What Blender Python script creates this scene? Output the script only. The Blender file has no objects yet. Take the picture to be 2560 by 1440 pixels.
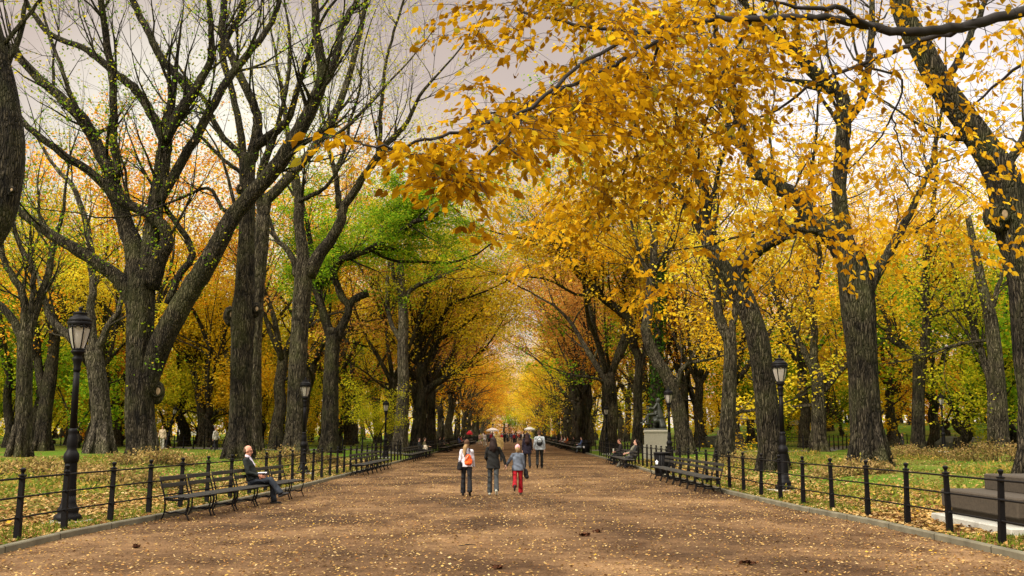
import bpy, bmesh, math, random
import numpy as np
from mathutils import Vector, Matrix

SC = bpy.context.scene
COL = SC.collection
PI = math.pi
F_PX = 2489.0
TP = 363.0 / F_PX
PITCH = math.atan(TP)
CAM_H = 1.7
CP, SP = math.cos(PITCH), math.sin(PITCH)

# ------------------------------------------------------------------ layout
def lerp_tab(tab, y):
    return float(np.interp(y, [t[0] for t in tab], [t[1] for t in tab]))
XL_T = [(-60, -7.4), (14, -7.25), (17, -7.3), (20.6, -7.0), (26, -6.7), (31, -6.6), (45, -6.6), (520, -6.6)]
XR_T = [(-60, 6.9), (14, 6.88), (19, 6.75), (22.7, 6.35), (28.8, 6.08), (40, 6.0), (55, 6.15), (520, 6.1)]
def xl(y): return lerp_tab(XL_T, y)
def xr(y): return lerp_tab(XR_T, y)
def sst(a, b, v):
    t = min(1.0, max(0.0, (v - a) / (b - a))); return t * t * (3 - 2 * t)
def H(x, y):
    """lawn height; 0 on the mall"""
    l, r = xl(y), xr(y)
    if l <= x <= r: return 0.0
    u = (l - x) if x < l else (x - r)
    h = 0.055 + 0.40 * sst(0.5, 8.0, u) + 0.03 * math.sin(x * .9 + y * .5) * sst(1, 4, u)
    if x < 0: h += 0.55 * sst(95, 150, y) * sst(14, 34, u)
    else: h += 2.6 * sst(84, 135, y) * sst(10, 34, u)
    return h
def ray(px, py):
    dx = (px - 1280) / F_PX; dy = (720 - py) / F_PX
    return np.array([dx, CP - dy * SP, SP + dy * CP])
def P(px, py, Y):
    d = ray(px, py); t = Y / d[1]
    return np.array([d[0] * t, Y, CAM_H + d[2] * t])
def pxw(w, Y):
    """radius in metres of something w pixels wide at depth Y"""
    return .5 * w * Y / F_PX
def G(px, py):
    d = ray(px, py); t = 4.0
    while t < 470:
        p = d * t
        if CAM_H + p[2] <= H(p[0], p[1]): break
        t += 0.1
    return np.array([p[0], p[1], H(p[0], p[1])])
def Gx(px, Y):
    d = ray(px, 1120); x = d[0] * Y / d[1]
    return np.array([x, Y, H(x, Y)])

# ------------------------------------------------------------------ objects
def tag(o, label=None, cat=None, group=None, kind=None):
    if label: o['label'] = label
    if cat: o['category'] = cat
    if group: o['group'] = group
    if kind: o['kind'] = kind
    return o
def thing(name, label, cat, loc=(0, 0, 0), rotz=0.0, group=None):
    o = bpy.data.objects.new(name, None); COL.objects.link(o)
    o.location = [float(v) for v in loc]; o.rotation_euler = (0, 0, rotz); o.empty_display_size = .2
    return tag(o, label, cat, group)
def link(name, me, parent=None, loc=None):
    o = bpy.data.objects.new(name, me); COL.objects.link(o)
    if parent: o.parent = parent
    if loc is not None: o.location = [float(v) for v in loc]
    return o
def copy_tree(o, parent=None):
    c = o.copy(); COL.objects.link(c); c.parent = parent
    for ch in list(o.children): copy_tree(ch, c)
    return c

class Geo:
    def __init__(s): s.V = []; s.Q = []; s.T = []; s.n = 0
    def add(s, V, Q=None, T=None):
        V = np.asarray(V, dtype=np.float64).reshape(-1, 3)
        if Q is not None and len(Q): s.Q.append(np.asarray(Q, dtype=np.int64).reshape(-1, 4) + s.n)
        if T is not None and len(T): s.T.append(np.asarray(T, dtype=np.int64).reshape(-1, 3) + s.n)
        s.V.append(V); s.n += len(V)
    def mesh(s, name, mat=None, smooth=True, off=None):
        V = np.concatenate(s.V) if s.V else np.zeros((0, 3))
        if off is not None: V = V - np.asarray(off, dtype=np.float64)
        Q = np.concatenate(s.Q) if s.Q else np.zeros((0, 4), int)
        T = np.concatenate(s.T) if s.T else np.zeros((0, 3), int)
        me = bpy.data.meshes.new(name)
        me.vertices.add(len(V)); me.vertices.foreach_set('co', V.astype(np.float32).ravel())
        nl = Q.size + T.size
        me.loops.add(nl)
        me.loops.foreach_set('vertex_index', np.concatenate([Q.ravel(), T.ravel()]).astype(np.int32))
        npol = len(Q) + len(T)
        me.polygons.add(npol)
        st = np.concatenate([np.arange(len(Q)) * 4, Q.size + np.arange(len(T)) * 3]).astype(np.int32)
        me.polygons.foreach_set('loop_start', st)
        me.polygons.foreach_set('use_smooth', np.full(npol, bool(smooth)))
        me.update(calc_edges=True)
        if mat: me.materials.append(mat)
        return me
    def obj(s, name, mat, parent=None, smooth=True, off=None, loc=None):
        return link(name, s.mesh(name, mat, smooth, off), parent, loc)
    # -- primitives
    def box(s, c, size, rot=None):
        hx, hy, hz = [v * .5 for v in size]
        V = np.array([[x, y, z] for x in (-hx, hx) for y in (-hy, hy) for z in (-hz, hz)])
        if rot is not None: V = V @ np.asarray(rot).T
        V = V + np.asarray(c)
        s.add(V, [[0, 1, 3, 2], [4, 6, 7, 5], [0, 4, 5, 1], [2, 3, 7, 6], [0, 2, 6, 4], [1, 5, 7, 3]])
    def bbox(s, c, size, b=.01, rot=None):
        """chamfered box"""
        bm = bmesh.new(); bmesh.ops.create_cube(bm, size=1)
        for v in bm.verts: v.co = Vector((v.co.x * size[0], v.co.y * size[1], v.co.z * size[2]))
        bmesh.ops.bevel(bm, geom=bm.edges[:], offset=b, segments=1, affect='EDGES')
        bmesh.ops.triangulate(bm, faces=bm.faces[:])
        bm.verts.index_update()
        V = np.array([v.co[:] for v in bm.verts]); T = [[v.index for v in f.verts] for f in bm.faces]
        bm.free()
        if rot is not None: V = V @ np.asarray(rot).T
        s.add(V + np.asarray(c), None, T)
    def tube(s, pts, rad, n=6, cap=True, squash=None, ridge=0.0, rng=None, flat=None):
        pts = np.asarray(pts, float); k = len(pts)
        rad = np.broadcast_to(np.asarray(rad, float), (k,))
        t = np.gradient(pts, axis=0); t /= np.linalg.norm(t, axis=1, keepdims=True) + 1e-12
        up = np.array([0, 0, 1.0]) if abs(t[0][2]) < .95 else np.array([1.0, 0, 0])
        if flat is not None: up = np.asarray(flat, float)
        a = np.cross(up, t[0]); a /= np.linalg.norm(a) + 1e-12
        A = np.empty((k, 3)); A[0] = a
        for i in range(1, k):
            a = a - t[i] * (a @ t[i]); a /= np.linalg.norm(a) + 1e-12; A[i] = a
        B = np.cross(t, A)
        ang = np.arange(n) * 2 * PI / n
        R = rad[:, None] * np.ones((1, n))
        if ridge and rng is not None:
            nz = rng.normal(size=(k, n)); base = rng.normal(size=(1, n))
            for _ in range(2): nz = (nz + np.roll(nz, 1, 0) + np.roll(nz, -1, 0)) / 3 if k > 3 else nz
            R = R * (1 + ridge * (base * .8 + nz))
        sx, sy = squash or (1, 1)
        V = pts[:, None, :] + R[:, :, None] * (np.cos(ang)[None, :, None] * A[:, None, :] * sx + np.sin(ang)[None, :, None] * B[:, None, :] * sy)
        V = V.reshape(-1, 3)
        i = np.arange(k - 1)[:, None] * n; j = np.arange(n)[None, :]; jn = (j + 1) % n
        Q = np.stack([i + j, i + jn, i + n + jn, i + n + j], -1).reshape(-1, 4)
        T = []
        if cap:
            V = np.vstack([V, pts[0], pts[-1]]); c0 = k * n; c1 = c0 + 1
            for q in range(n):
                T.append([c0, (q + 1) % n, q]); T.append([c1, (k - 1) * n + q, (k - 1) * n + (q + 1) % n])
        s.add(V, Q, T)
    def lathe(s, prof, n=16, c=(0, 0, 0), rot=None, phase=0.0):
        prof = np.asarray(prof, float); k = len(prof)
        ang = np.arange(n) * 2 * PI / n + phase
        V = np.stack([prof[:, 0][:, None] * np.cos(ang), prof[:, 0][:, None] * np.sin(ang), np.repeat(prof[:, 1][:, None], n, 1)], -1).reshape(-1, 3)
        i = np.arange(k - 1)[:, None] * n; j = np.arange(n)[None, :]; jn = (j + 1) % n
        Q = np.stack([i + j, i + jn, i + n + jn, i + n + j], -1).reshape(-1, 4)
        T = []
        V = np.vstack([V, [0, 0, prof[0][1]], [0, 0, prof[-1][1]]])
        for q in range(n):
            T.append([k * n, (q + 1) % n, q]); T.append([k * n + 1, (k - 1) * n + q, (k - 1) * n + (q + 1) % n])
        if rot is not None: V = V @ np.asarray(rot).T
        s.add(V + np.asarray(c), Q, T)
    def ell(s, c, r, n=12, m=8, rot=None):
        th = np.linspace(0, PI, m + 1)
        prof = np.stack([np.sin(th), -np.cos(th)], -1); prof[0, 0] = prof[-1, 0] = 1e-4
        g = Geo(); g.lathe(prof, n)
        V = g.V[0] * np.asarray(r)
        if rot is not None: V = V @ np.asarray(rot).T
        s.add(V + np.asarray(c), g.Q[0], g.T[0])
    def rc(s, a, b, ra, rb, n=10):
        """closed round cone"""
        a = np.asarray(a, float); b = np.asarray(b, float); L = np.linalg.norm(b - a) + 1e-9; d = (b - a) / L
        pts = []; rad = []
        for q in (-.98, -.7, -.35): pts.append(a + d * ra * q); rad.append(ra * math.sqrt(1 - q * q))
        pts.append(a); rad.append(ra); pts.append(b); rad.append(rb)
        for q in (.35, .7, .98): pts.append(b + d * rb * q); rad.append(rb * math.sqrt(1 - q * q))
        s.tube(pts, rad, n)
    def loft(s, rings, n=16):
        """rings of (centre, rx, ry) horizontal ellipses with flat ends"""
        k = len(rings); ang = np.arange(n) * 2 * PI / n
        V = np.concatenate([np.stack([c[0] + rx * np.cos(ang), c[1] + ry * np.sin(ang), np.full(n, c[2])], -1) for c, rx, ry in rings])
        i = np.arange(k - 1)[:, None] * n; j = np.arange(n)[None, :]; jn = (j + 1) % n
        Q = np.stack([i + j, i + jn, i + n + jn, i + n + j], -1).reshape(-1, 4)
        V = np.vstack([V, rings[0][0], rings[-1][0]]); T = []
        for q in range(n):
            T.append([k * n, (q + 1) % n, q]); T.append([k * n + 1, (k - 1) * n + q, (k - 1) * n + (q + 1) % n])
        s.add(V, Q, T)

def catmull(pts, sub=4):
    pts = np.asarray(pts, float)
    if len(pts) < 3 or sub < 2: return pts
    p = np.vstack([2 * pts[0] - pts[1], pts, 2 * pts[-1] - pts[-2]])
    out = []
    for i in range(1, len(p) - 2):
        for q in range(sub):
            t = q / sub
            out.append(.5 * ((2 * p[i]) + (-p[i - 1] + p[i + 1]) * t + (2 * p[i - 1] - 5 * p[i] + 4 * p[i + 1] - p[i + 2]) * t * t + (-p[i - 1] + 3 * p[i] - 3 * p[i + 1] + p[i + 2]) * t ** 3))
    out.append(pts[-1])
    return np.array(out)
def rotz_m(a):
    c, s = math.cos(a), math.sin(a); return np.array([[c, -s, 0], [s, c, 0], [0, 0, 1.0]])

# ------------------------------------------------------------------ materials
def new_mat(name):
    m = bpy.data.materials.new(name); m.use_nodes = True
    nt = m.node_tree; nt.nodes.clear()
    out = nt.nodes.new('ShaderNodeOutputMaterial')
    return m, nt, out
def N(nt, t, **kw):
    n = nt.nodes.new(t)
    for k, v in kw.items():
        if k.startswith('i_'): n.inputs[k[2:].replace('_', ' ')].default_value = v
        else: setattr(n, k, v)
    return n
def ramp(nt, stops, fac=None, interp='LINEAR'):
    r = nt.nodes.new('ShaderNodeValToRGB'); cr = r.color_ramp; cr.interpolation = interp
    while len(cr.elements) > 1: cr.elements.remove(cr.elements[-1])
    cr.elements[0].position = stops[0][0]; cr.elements[0].color = (*stops[0][1], 1)
    for p, c in stops[1:]:
        e = cr.elements.new(p); e.color = (*c, 1)
    if fac is not None: nt.links.new(fac, r.inputs[0])
    return r
def mixc(nt, f, a, b, mode='MIX'):
    m = nt.nodes.new('ShaderNodeMix'); m.data_type = 'RGBA'; m.blend_type = mode
    for inp, v in ((m.inputs[0], f), (m.inputs[6], a), (m.inputs[7], b)):
        if hasattr(v, 'is_output'): nt.links.new(v, inp)
        elif isinstance(v, (int, float)): inp.default_value = v
        else: inp.default_value = (*v, 1)
    return m.outputs[2]
def noise(nt, vec, scale, detail=3, rough=.55):
    n = nt.nodes.new('ShaderNodeTexNoise'); n.inputs['Scale'].default_value = scale; n.inputs['Detail'].default_value = detail
    n.inputs['Roughness'].default_value = rough
    if vec is not None: nt.links.new(vec, n.inputs['Vector'])
    return n.outputs['Fac']
def mapping(nt, vec, sc):
    m = nt.nodes.new('ShaderNodeMapping'); m.inputs['Scale'].default_value = sc; nt.links.new(vec, m.inputs['Vector']); return m.outputs[0]
def simple(name, col, rough=.6, metal=0.0, var=.15, nscale=9.0, bump=0.0, spec=.4):
    m, nt, out = new_mat(name)
    b = N(nt, 'ShaderNodeBsdfPrincipled'); b.inputs['Roughness'].default_value = rough; b.inputs['Metallic'].default_value = metal
    b.inputs['Specular IOR Level'].default_value = spec
    tc = N(nt, 'ShaderNodeTexCoord')
    f = noise(nt, tc.outputs['Object'], nscale)
    c = ramp(nt, [(.25, tuple(v * (1 - var) for v in col)), (.75, tuple(min(1, v * (1 + var)) for v in col))], f)
    nt.links.new(c.outputs[0], b.inputs['Base Color'])
    if bump:
        bp = N(nt, 'ShaderNodeBump'); bp.inputs['Strength'].default_value = bump; bp.inputs['Distance'].default_value = .01
        nt.links.new(noise(nt, tc.outputs['Object'], nscale * 4), bp.inputs['Height']); nt.links.new(bp.outputs[0], b.inputs['Normal'])
    nt.links.new(b.outputs[0], out.inputs[0])
    return m
def leaf_mat(name, stops, transl=.55, clump=None, cscale=.35, dark=.55, sat=None):
    m, nt, out = new_mat(name)
    g = N(nt, 'ShaderNodeNewGeometry')
    r = ramp(nt, stops, g.outputs['Random Per Island'])
    col = r.outputs[0]
    tc = N(nt, 'ShaderNodeTexCoord')
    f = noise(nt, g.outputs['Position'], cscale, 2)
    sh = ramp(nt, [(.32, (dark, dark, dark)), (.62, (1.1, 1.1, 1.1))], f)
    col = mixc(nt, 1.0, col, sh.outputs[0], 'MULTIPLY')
    if clump:
        f2 = noise(nt, g.outputs['Position'], cscale * .45, 1)
        k = ramp(nt, [(.45, (0, 0, 0)), (.6, (1, 1, 1))], f2)
        col = mixc(nt, k.outputs[0], col, clump)
    d = N(nt, 'ShaderNodeBsdfDiffuse'); t = N(nt, 'ShaderNodeBsdfTranslucent')
    nt.links.new(col, d.inputs[0]); nt.links.new(col, t.inputs[0])
    mx = N(nt, 'ShaderNodeMixShader'); mx.inputs[0].default_value = transl
    nt.links.new(d.outputs[0], mx.inputs[1]); nt.links.new(t.outputs[0], mx.inputs[2])
    nt.links.new(mx.outputs[0], out.inputs[0])
    return m
def bark_mat(name, dark, light, moss=.35, scale=1.0):
    m, nt, out = new_mat(name)
    b = N(nt, 'ShaderNodeBsdfPrincipled'); b.inputs['Roughness'].default_value = .9; b.inputs['Specular IOR Level'].default_value = .15
    tc = N(nt, 'ShaderNodeTexCoord')
    v = mapping(nt, tc.outputs['Object'], (9.5 * scale, 9.5 * scale, 1.25 * scale))
    n1 = noise(nt, v, 1.0, 5, .68)
    nd = nt.nodes.new('ShaderNodeTexNoise'); nd.inputs['Scale'].default_value = 2.2; nd.inputs['Detail'].default_value = 3; nt.links.new(tc.outputs['Object'], nd.inputs['Vector'])
    dv = nt.nodes.new('ShaderNodeVectorMath'); dv.operation = 'MULTIPLY_ADD'; nt.links.new(nd.outputs['Color'], dv.inputs[0]); dv.inputs[1].default_value = (.16, .16, .5); nt.links.new(tc.outputs['Object'], dv.inputs[2])
    vo = nt.nodes.new('ShaderNodeTexVoronoi'); vo.feature = 'DISTANCE_TO_EDGE'; vo.inputs['Scale'].default_value = 1.0; nt.links.new(mapping(nt, dv.outputs[0], (15 * scale, 15 * scale, 1.9 * scale)), vo.inputs['Vector'])
    crack = ramp(nt, [(.0, (.20, .19, .18)), (.11, (.68, .68, .68)), (.32, (1.05, 1.05, 1.05))], vo.outputs['Distance'])
    c = ramp(nt, [(.38, dark), (.50, tuple(p * .5 + q * .5 for p, q in zip(dark, light))), (.64, light)], n1).outputs[0]
    c = mixc(nt, 1.0, c, crack.outputs[0], 'MULTIPLY')
    n2 = noise(nt, tc.outputs['Object'], .8, 3)
    k = ramp(nt, [(.46, (0, 0, 0)), (.66, (moss, moss, moss))], n2)
    c = mixc(nt, k.outputs[0], c, (.115, .125, .04))
    n3 = noise(nt, tc.outputs['Object'], .35, 2)
    c = mixc(nt, 1.0, c, ramp(nt, [(.35, (.62, .60, .58)), (.65, (1.3, 1.28, 1.22))], n3).outputs[0], 'MULTIPLY')
    nt.links.new(c, b.inputs['Base Color'])
    bp = N(nt, 'ShaderNodeBump'); bp.inputs['Strength'].default_value = 1.0; bp.inputs['Distance'].default_value = .16
    hm = nt.nodes.new('ShaderNodeMath'); hm.operation = 'MULTIPLY_ADD'; nt.links.new(n1, hm.inputs[0]); hm.inputs[1].default_value = .6; nt.links.new(crack.outputs[0], hm.inputs[2])
    nt.links.new(hm.outputs[0], bp.inputs['Height']); nt.links.new(bp.outputs[0], b.inputs['Normal'])
    nt.links.new(b.outputs[0], out.inputs[0])
    return m
GOLD = [(0, (.66, .34, .015)), (.3, (.88, .53, .015)), (.65, (.94, .66, .03)), (1, (.90, .68, .09))]
ORANGE = [(0, (.58, .20, .015)), (.4, (.84, .34, .025)), (.75, (.90, .46, .03)), (1, (.92, .60, .07))]
YELLOW = [(0, (.66, .46, .015)), (.5, (.90, .68, .03)), (1, (.86, .76, .08))]
YGREEN = [(0, (.30, .36, .015)), (.4, (.54, .54, .025)), (.8, (.74, .64, .035)), (1, (.84, .66, .04))]
GREEN = [(0, (.10, .24, .012)), (.4, (.22, .42, .02)), (.7, (.38, .53, .025)), (1, (.62, .58, .035))]
RUST = [(0, (.42, .17, .04)), (.5, (.70, .32, .06)), (1, (.82, .50, .12))]
PINK = [(0, (.50, .20, .10)), (.5, (.72, .33, .15)), (1, (.75, .50, .25))]
M = {}
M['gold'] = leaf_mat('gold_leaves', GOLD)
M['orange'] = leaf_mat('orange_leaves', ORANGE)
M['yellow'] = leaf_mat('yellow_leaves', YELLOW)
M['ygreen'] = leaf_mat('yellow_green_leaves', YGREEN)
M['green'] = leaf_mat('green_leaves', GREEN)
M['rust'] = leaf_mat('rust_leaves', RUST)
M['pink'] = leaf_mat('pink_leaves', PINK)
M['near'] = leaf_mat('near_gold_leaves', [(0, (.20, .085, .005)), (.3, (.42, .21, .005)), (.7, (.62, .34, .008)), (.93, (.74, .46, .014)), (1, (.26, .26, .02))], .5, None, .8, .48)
M['near_lit'] = leaf_mat('near_lit_leaves', [(0, (.48, .22, .008)), (.3, (.66, .34, .010)), (.75, (.82, .48, .015)), (1, (.84, .56, .03))], .5, None, .7, .72)  # near leaves for right and lower sprays, brighter light painted into the colour
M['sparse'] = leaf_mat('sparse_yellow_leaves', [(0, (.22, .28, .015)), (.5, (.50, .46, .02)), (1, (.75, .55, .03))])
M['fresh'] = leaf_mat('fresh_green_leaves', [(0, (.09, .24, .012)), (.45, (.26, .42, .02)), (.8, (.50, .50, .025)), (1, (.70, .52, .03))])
M['ivy'] = leaf_mat('ivy_leaves', [(0, (.02, .06, .01)), (.6, (.05, .13, .015)), (1, (.13, .24, .02))], .3)
M['bark'] = bark_mat('grey_bark', (.024, .020, .013), (.21, .178, .12))
M['bark_dark'] = bark_mat('dark_bark', (.014, .012, .008), (.135, .112, .076))
M['bark_pale'] = bark_mat('pale_bark', (.055, .047, .034), (.30, .26, .19), .25)
M['twig'] = simple('twig_bark', (.014, .011, .009), .9, 0, .3, 4)
M['iron'] = simple('black_iron', (.0035, .003, .0035), .55, 0, .35, 14, .15, .16)
M['wood'] = simple('weathered_slat', (.016, .014, .010), .65, 0, .4, 7, .2)
M['glass'] = None
# ------------------------------------------------------------------ people
def fabric_mat(name, col, rough):
    m = simple(name, col, rough, 0, .30, 7, 0, .2); nt = m.node_tree
    bs = [n for n in nt.nodes if n.type == 'BSDF_PRINCIPLED'][0]; tc = [n for n in nt.nodes if n.type == 'TEX_COORD'][0]
    w = nt.nodes.new('ShaderNodeTexWave'); w.bands_direction = 'DIAGONAL'; w.inputs['Scale'].default_value = 2.6; w.inputs['Distortion'].default_value = 7; w.inputs['Detail'].default_value = 2
    nt.links.new(tc.outputs['Object'], w.inputs['Vector'])
    bp = nt.nodes.new('ShaderNodeBump'); bp.inputs['Strength'].default_value = .7; bp.inputs['Distance'].default_value = .03
    nt.links.new(w.outputs['Fac'], bp.inputs['Height']); nt.links.new(bp.outputs[0], bs.inputs['Normal']); return m
CLOTH = {}
def cloth(col, rough=.85, nm=None):
    key = tuple(round(c, 3) for c in col)
    if key not in CLOTH: CLOTH[key] = fabric_mat(nm or 'fabric', col, rough)
    return CLOTH[key]
SKIN = simple('skin', (.52, .29, .20), .55, 0, .10, 9, 0, .3)
SKIN_D = simple('skin_ruddy', (.55, .26, .17), .5, 0, .12, 9, 0, .3)
BLACK, CHAR, DENIM, WHITE, GREY, RED, OLIVE, TAN, NAVY, PURPLE = (.012, .012, .014), (.045, .05, .052), (.050, .068, .10), (.62, .60, .62), (.22, .23, .24), (.30, .007, .013), (.115, .11, .075), (.38, .30, .17), (.035, .05, .10), (.06, .03, .13)
BROWN_HAIR, DARK_HAIR, BLONDE = (.085, .045, .022), (.020, .011, .009), (.36, .24, .11)

def remesh(g, name, vox, mat, smooth=4, parent=None):
    me = g.mesh('tmp', None)
    o = bpy.data.objects.new('tmp', me); COL.objects.link(o)
    r = o.modifiers.new('r', 'REMESH'); r.mode = 'VOXEL'; r.voxel_size = vox; r.use_smooth_shade = True
    s = o.modifiers.new('s', 'SMOOTH'); s.factor = .5; s.iterations = smooth
    dg = bpy.context.evaluated_depsgraph_get()
    nm = bpy.data.meshes.new_from_object(o.evaluated_get(dg))
    bpy.data.objects.remove(o); bpy.data.meshes.remove(me)
    nm.name = name; nm.materials.clear(); nm.materials.append(mat)
    nm.polygons.foreach_set('use_smooth', np.ones(len(nm.polygons), bool))
    return link(name, nm, parent)

def v3(*a): return np.array(a, float)
def limb_dir(side, swing, abd):
    return v3(side * math.sin(abd), math.sin(swing) * math.cos(abd), -math.cos(swing) * math.cos(abd))
R_ = math.radians

def skeleton(p, h=1.70, sh=.178, seat_h=None):
    """joints, facing +Y, in metres for a body h tall.  p: pose dict"""
    k = h / 1.70
    J = {}
    lean = R_(p.get('lean', 2)); tw = R_(p.get('twist', 0)); side = R_(p.get('side', 0))
    hips = v3(0, 0, 0)
    up = v3(math.sin(side), math.sin(lean), math.cos(lean) * math.cos(side)); up /= np.linalg.norm(up)
    J['hip'] = hips
    J['waist'] = hips + up * .17 * k
    J['chest'] = hips + up * .36 * k + v3(0, .01, 0)
    J['neck'] = hips + up * .545 * k
    nl = R_(p.get('head', 4)) + lean * .4
    J['hdir'] = v3(math.sin(side) * .4, math.sin(nl), math.cos(nl))
    J['head'] = J['neck'] + J['hdir'] * .155 * k
    acr = rotz_m(tw) @ v3(1, 0, 0)
    for s, n in ((-1, 'L'), (1, 'R')):
        J['sh' + n] = hips + up * .475 * k + acr * s * sh * k
        sw, ab, bend = [R_(q) for q in p.get('arm' + n, (0, 8, 8))[:3]]
        J['el' + n] = J['sh' + n] + limb_dir(s, sw, ab) * .285 * k
        inw = R_(p.get('arm' + n, (0, 8, 8, 0))[3]) if len(p.get('arm' + n, ())) > 3 else 0
        fd = limb_dir(s, sw + bend, ab * .5 - inw); J['fd' + n] = fd
        J['wr' + n] = J['el' + n] + fd * .25 * k
        J['hj' + n] = hips + v3(s * .09 * k, 0, -.02 * k)
        lg = p.get('leg' + n, (0, 0, 3)); sw, kb, ab = [R_(q) for q in lg[:3]]
        J['kn' + n] = J['hj' + n] + limb_dir(s, sw, ab) * .42 * k
        shin_ab = ab * .4 if len(lg) < 4 else R_(lg[3])
        J['an' + n] = J['kn' + n] + limb_dir(s, sw - kb, shin_ab) * .41 * k
        pit = R_(lg[4]) if len(lg) > 4 else 0
        yaw = R_(lg[5]) if len(lg) > 5 else s * R_(6)
        J['ft' + n] = v3(math.sin(yaw) * math.cos(pit), math.cos(yaw) * math.cos(pit), math.sin(pit))
    if seat_h is None:
        low = min(min(J['an' + n][2] - .075 * k, J['an' + n][2] - .03 * k + J['ft' + n][2] * .16 * k - .03 * k) for n in 'LR')
        dz = -low
    else: dz = seat_h + .10 * k - hips[2]
    for q in J:
        if q not in ('hdir', 'fdL', 'fdR', 'ftL', 'ftR'): J[q] = J[q] + v3(0, 0, dz)
    J['k'] = k
    return J

def body_mesh(J, vox, mat, parent, detail=True, wide=1.0):
    g = Geo(); k = J['k']
    h = J['head']; hd = J['hdir']
    fy = v3(0, hd[2], -hd[1]); fy /= np.linalg.norm(fy); fx = v3(1, 0, 0); rot = np.stack([fx, fy, hd], 1)
    def hp(x, y, z): return h + rot @ v3(x, y, z) * k
    g.ell(hp(0, -.012, .025), np.array([.074, .092, .098]) * k, 14, 10, rot)
    g.ell(hp(0, .022, -.045), np.array([.056, .066, .075]) * k, 12, 8, rot)
    if detail:
        g.rc(hp(0, .085, .012), hp(0, .105, -.026), .010 * k, .015 * k, 6)          # nose
        g.ell(hp(0, .076, .032), np.array([.052, .016, .012]) * k, 8, 6, rot)        # brow
        g.ell(hp(0, .078, -.066), np.array([.026, .014, .010]) * k, 8, 6, rot)       # lips
        g.ell(hp(0, .070, -.100), np.array([.026, .020, .018]) * k, 8, 6, rot)       # chin
        for s in (-1, 1): g.ell(hp(s * .076, -.008, -.008), np.array([.012, .022, .032]) * k, 8, 6, rot)
    g.rc(J['neck'] - hd * .05 * k, h - hd * .06 * k, .056 * k, .050 * k)
    # trunk
    g.rc(J['hip'], J['waist'], .085 * k, .085 * k); g.rc(J['waist'], J['chest'], .085 * k, .085 * k)
    g.rc(J['chest'] - v3(.05 * k, 0, 0), J['chest'] + v3(.05 * k, 0, 0), .085 * k, .085 * k)
    g.rc(J['shL'], J['shR'], .040 * k, .040 * k); g.rc(J['hjL'], J['hjR'], .075 * k, .075 * k)
    for s, n in ((-1, 'L'), (1, 'R')):
        g.rc(J['sh' + n], J['el' + n], .042 * k, .035 * k); g.rc(J['el' + n], J['wr' + n], .038 * k, .025 * k)
        g.rc(J['hj' + n], J['kn' + n], .080 * k, .052 * k); g.rc(J['kn' + n], J['an' + n], .052 * k, .034 * k)
        a = J['an' + n]; f = J['ft' + n]
        g.rc(a - f * .04 * k - v3(0, 0, .035 * k), a + f * .13 * k - v3(0, 0, .04 * k), .034 * k, .026 * k)
        d = J['fd' + n]; w = J['wr' + n]
        ax = np.cross(d, v3(s, 0, 0)); ax /= np.linalg.norm(ax) + 1e-9      # across the palm (front-back when hanging)
        nn = np.cross(ax, d)
        if not detail:
            g.rc(w, w + d * .13 * k, .026 * k, .022 * k); continue
        for q in (-.5, 0, .5): g.rc(w + ax * .020 * q * k, w + d * .085 * k + ax * .052 * q * k, .015 * k, .012 * k, 8)
        for q, L in zip((-1.5, -.5, .5, 1.5), (.066, .078, .084, .072)):
            b0 = w + d * .085 * k + ax * .017 * q * k
            m0 = b0 + (d * .95 - nn * s * .0 - v3(s * .2, 0, 0)) * L * .55 * k
            e0 = m0 + (d * .75 - v3(s * .6, 0, 0)) * L * .5 * k
            g.rc(b0, m0, .0092 * k, .0085 * k, 6); g.rc(m0, e0, .0085 * k, .0075 * k, 6)
        t0 = w + d * .02 * k + ax * s * -.02 * k if False else w + d * .025 * k + ax * .022 * k
        t1 = t0 + (d * .6 + ax * .8) * .045 * k; t2 = t1 + (d * .95 + ax * .1) * .035 * k
        g.rc(t0, t1, .0125 * k, .0105 * k, 6); g.rc(t1, t2, .0105 * k, .0085 * k, 6)
    return remesh(g, 'body', vox, mat, 3, parent), hp, rot

def trousers(J, vox, mat, parent, flare=1.0, name='trousers'):
    g = Geo(); k = J['k']
    g.rc(J['hjL'] * .9 + J['hjR'] * .1, J['hjR'] * .9 + J['hjL'] * .1, .108 * k, .108 * k); g.rc(J['hip'], J['hip'] * .4 + J['waist'] * .6, .118 * k, .112 * k)
    for n in 'LR':
        g.rc(J['hj' + n], J['kn' + n], .094 * k, .066 * k)
        e = J['an' + n] * .97 + J['kn' + n] * .03 + (J['an' + n] - J['kn' + n]) * .04
        g.tube([J['kn' + n], J['kn' + n] * .5 + e * .5, e], [.070 * k, .066 * k * flare, .070 * k * flare], 12)
        g.rc(J['kn' + n], J['kn' + n] * .7 + e * .3, .068 * k, .060 * k)
    return remesh(g, name, vox, mat, 4, parent)

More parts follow.
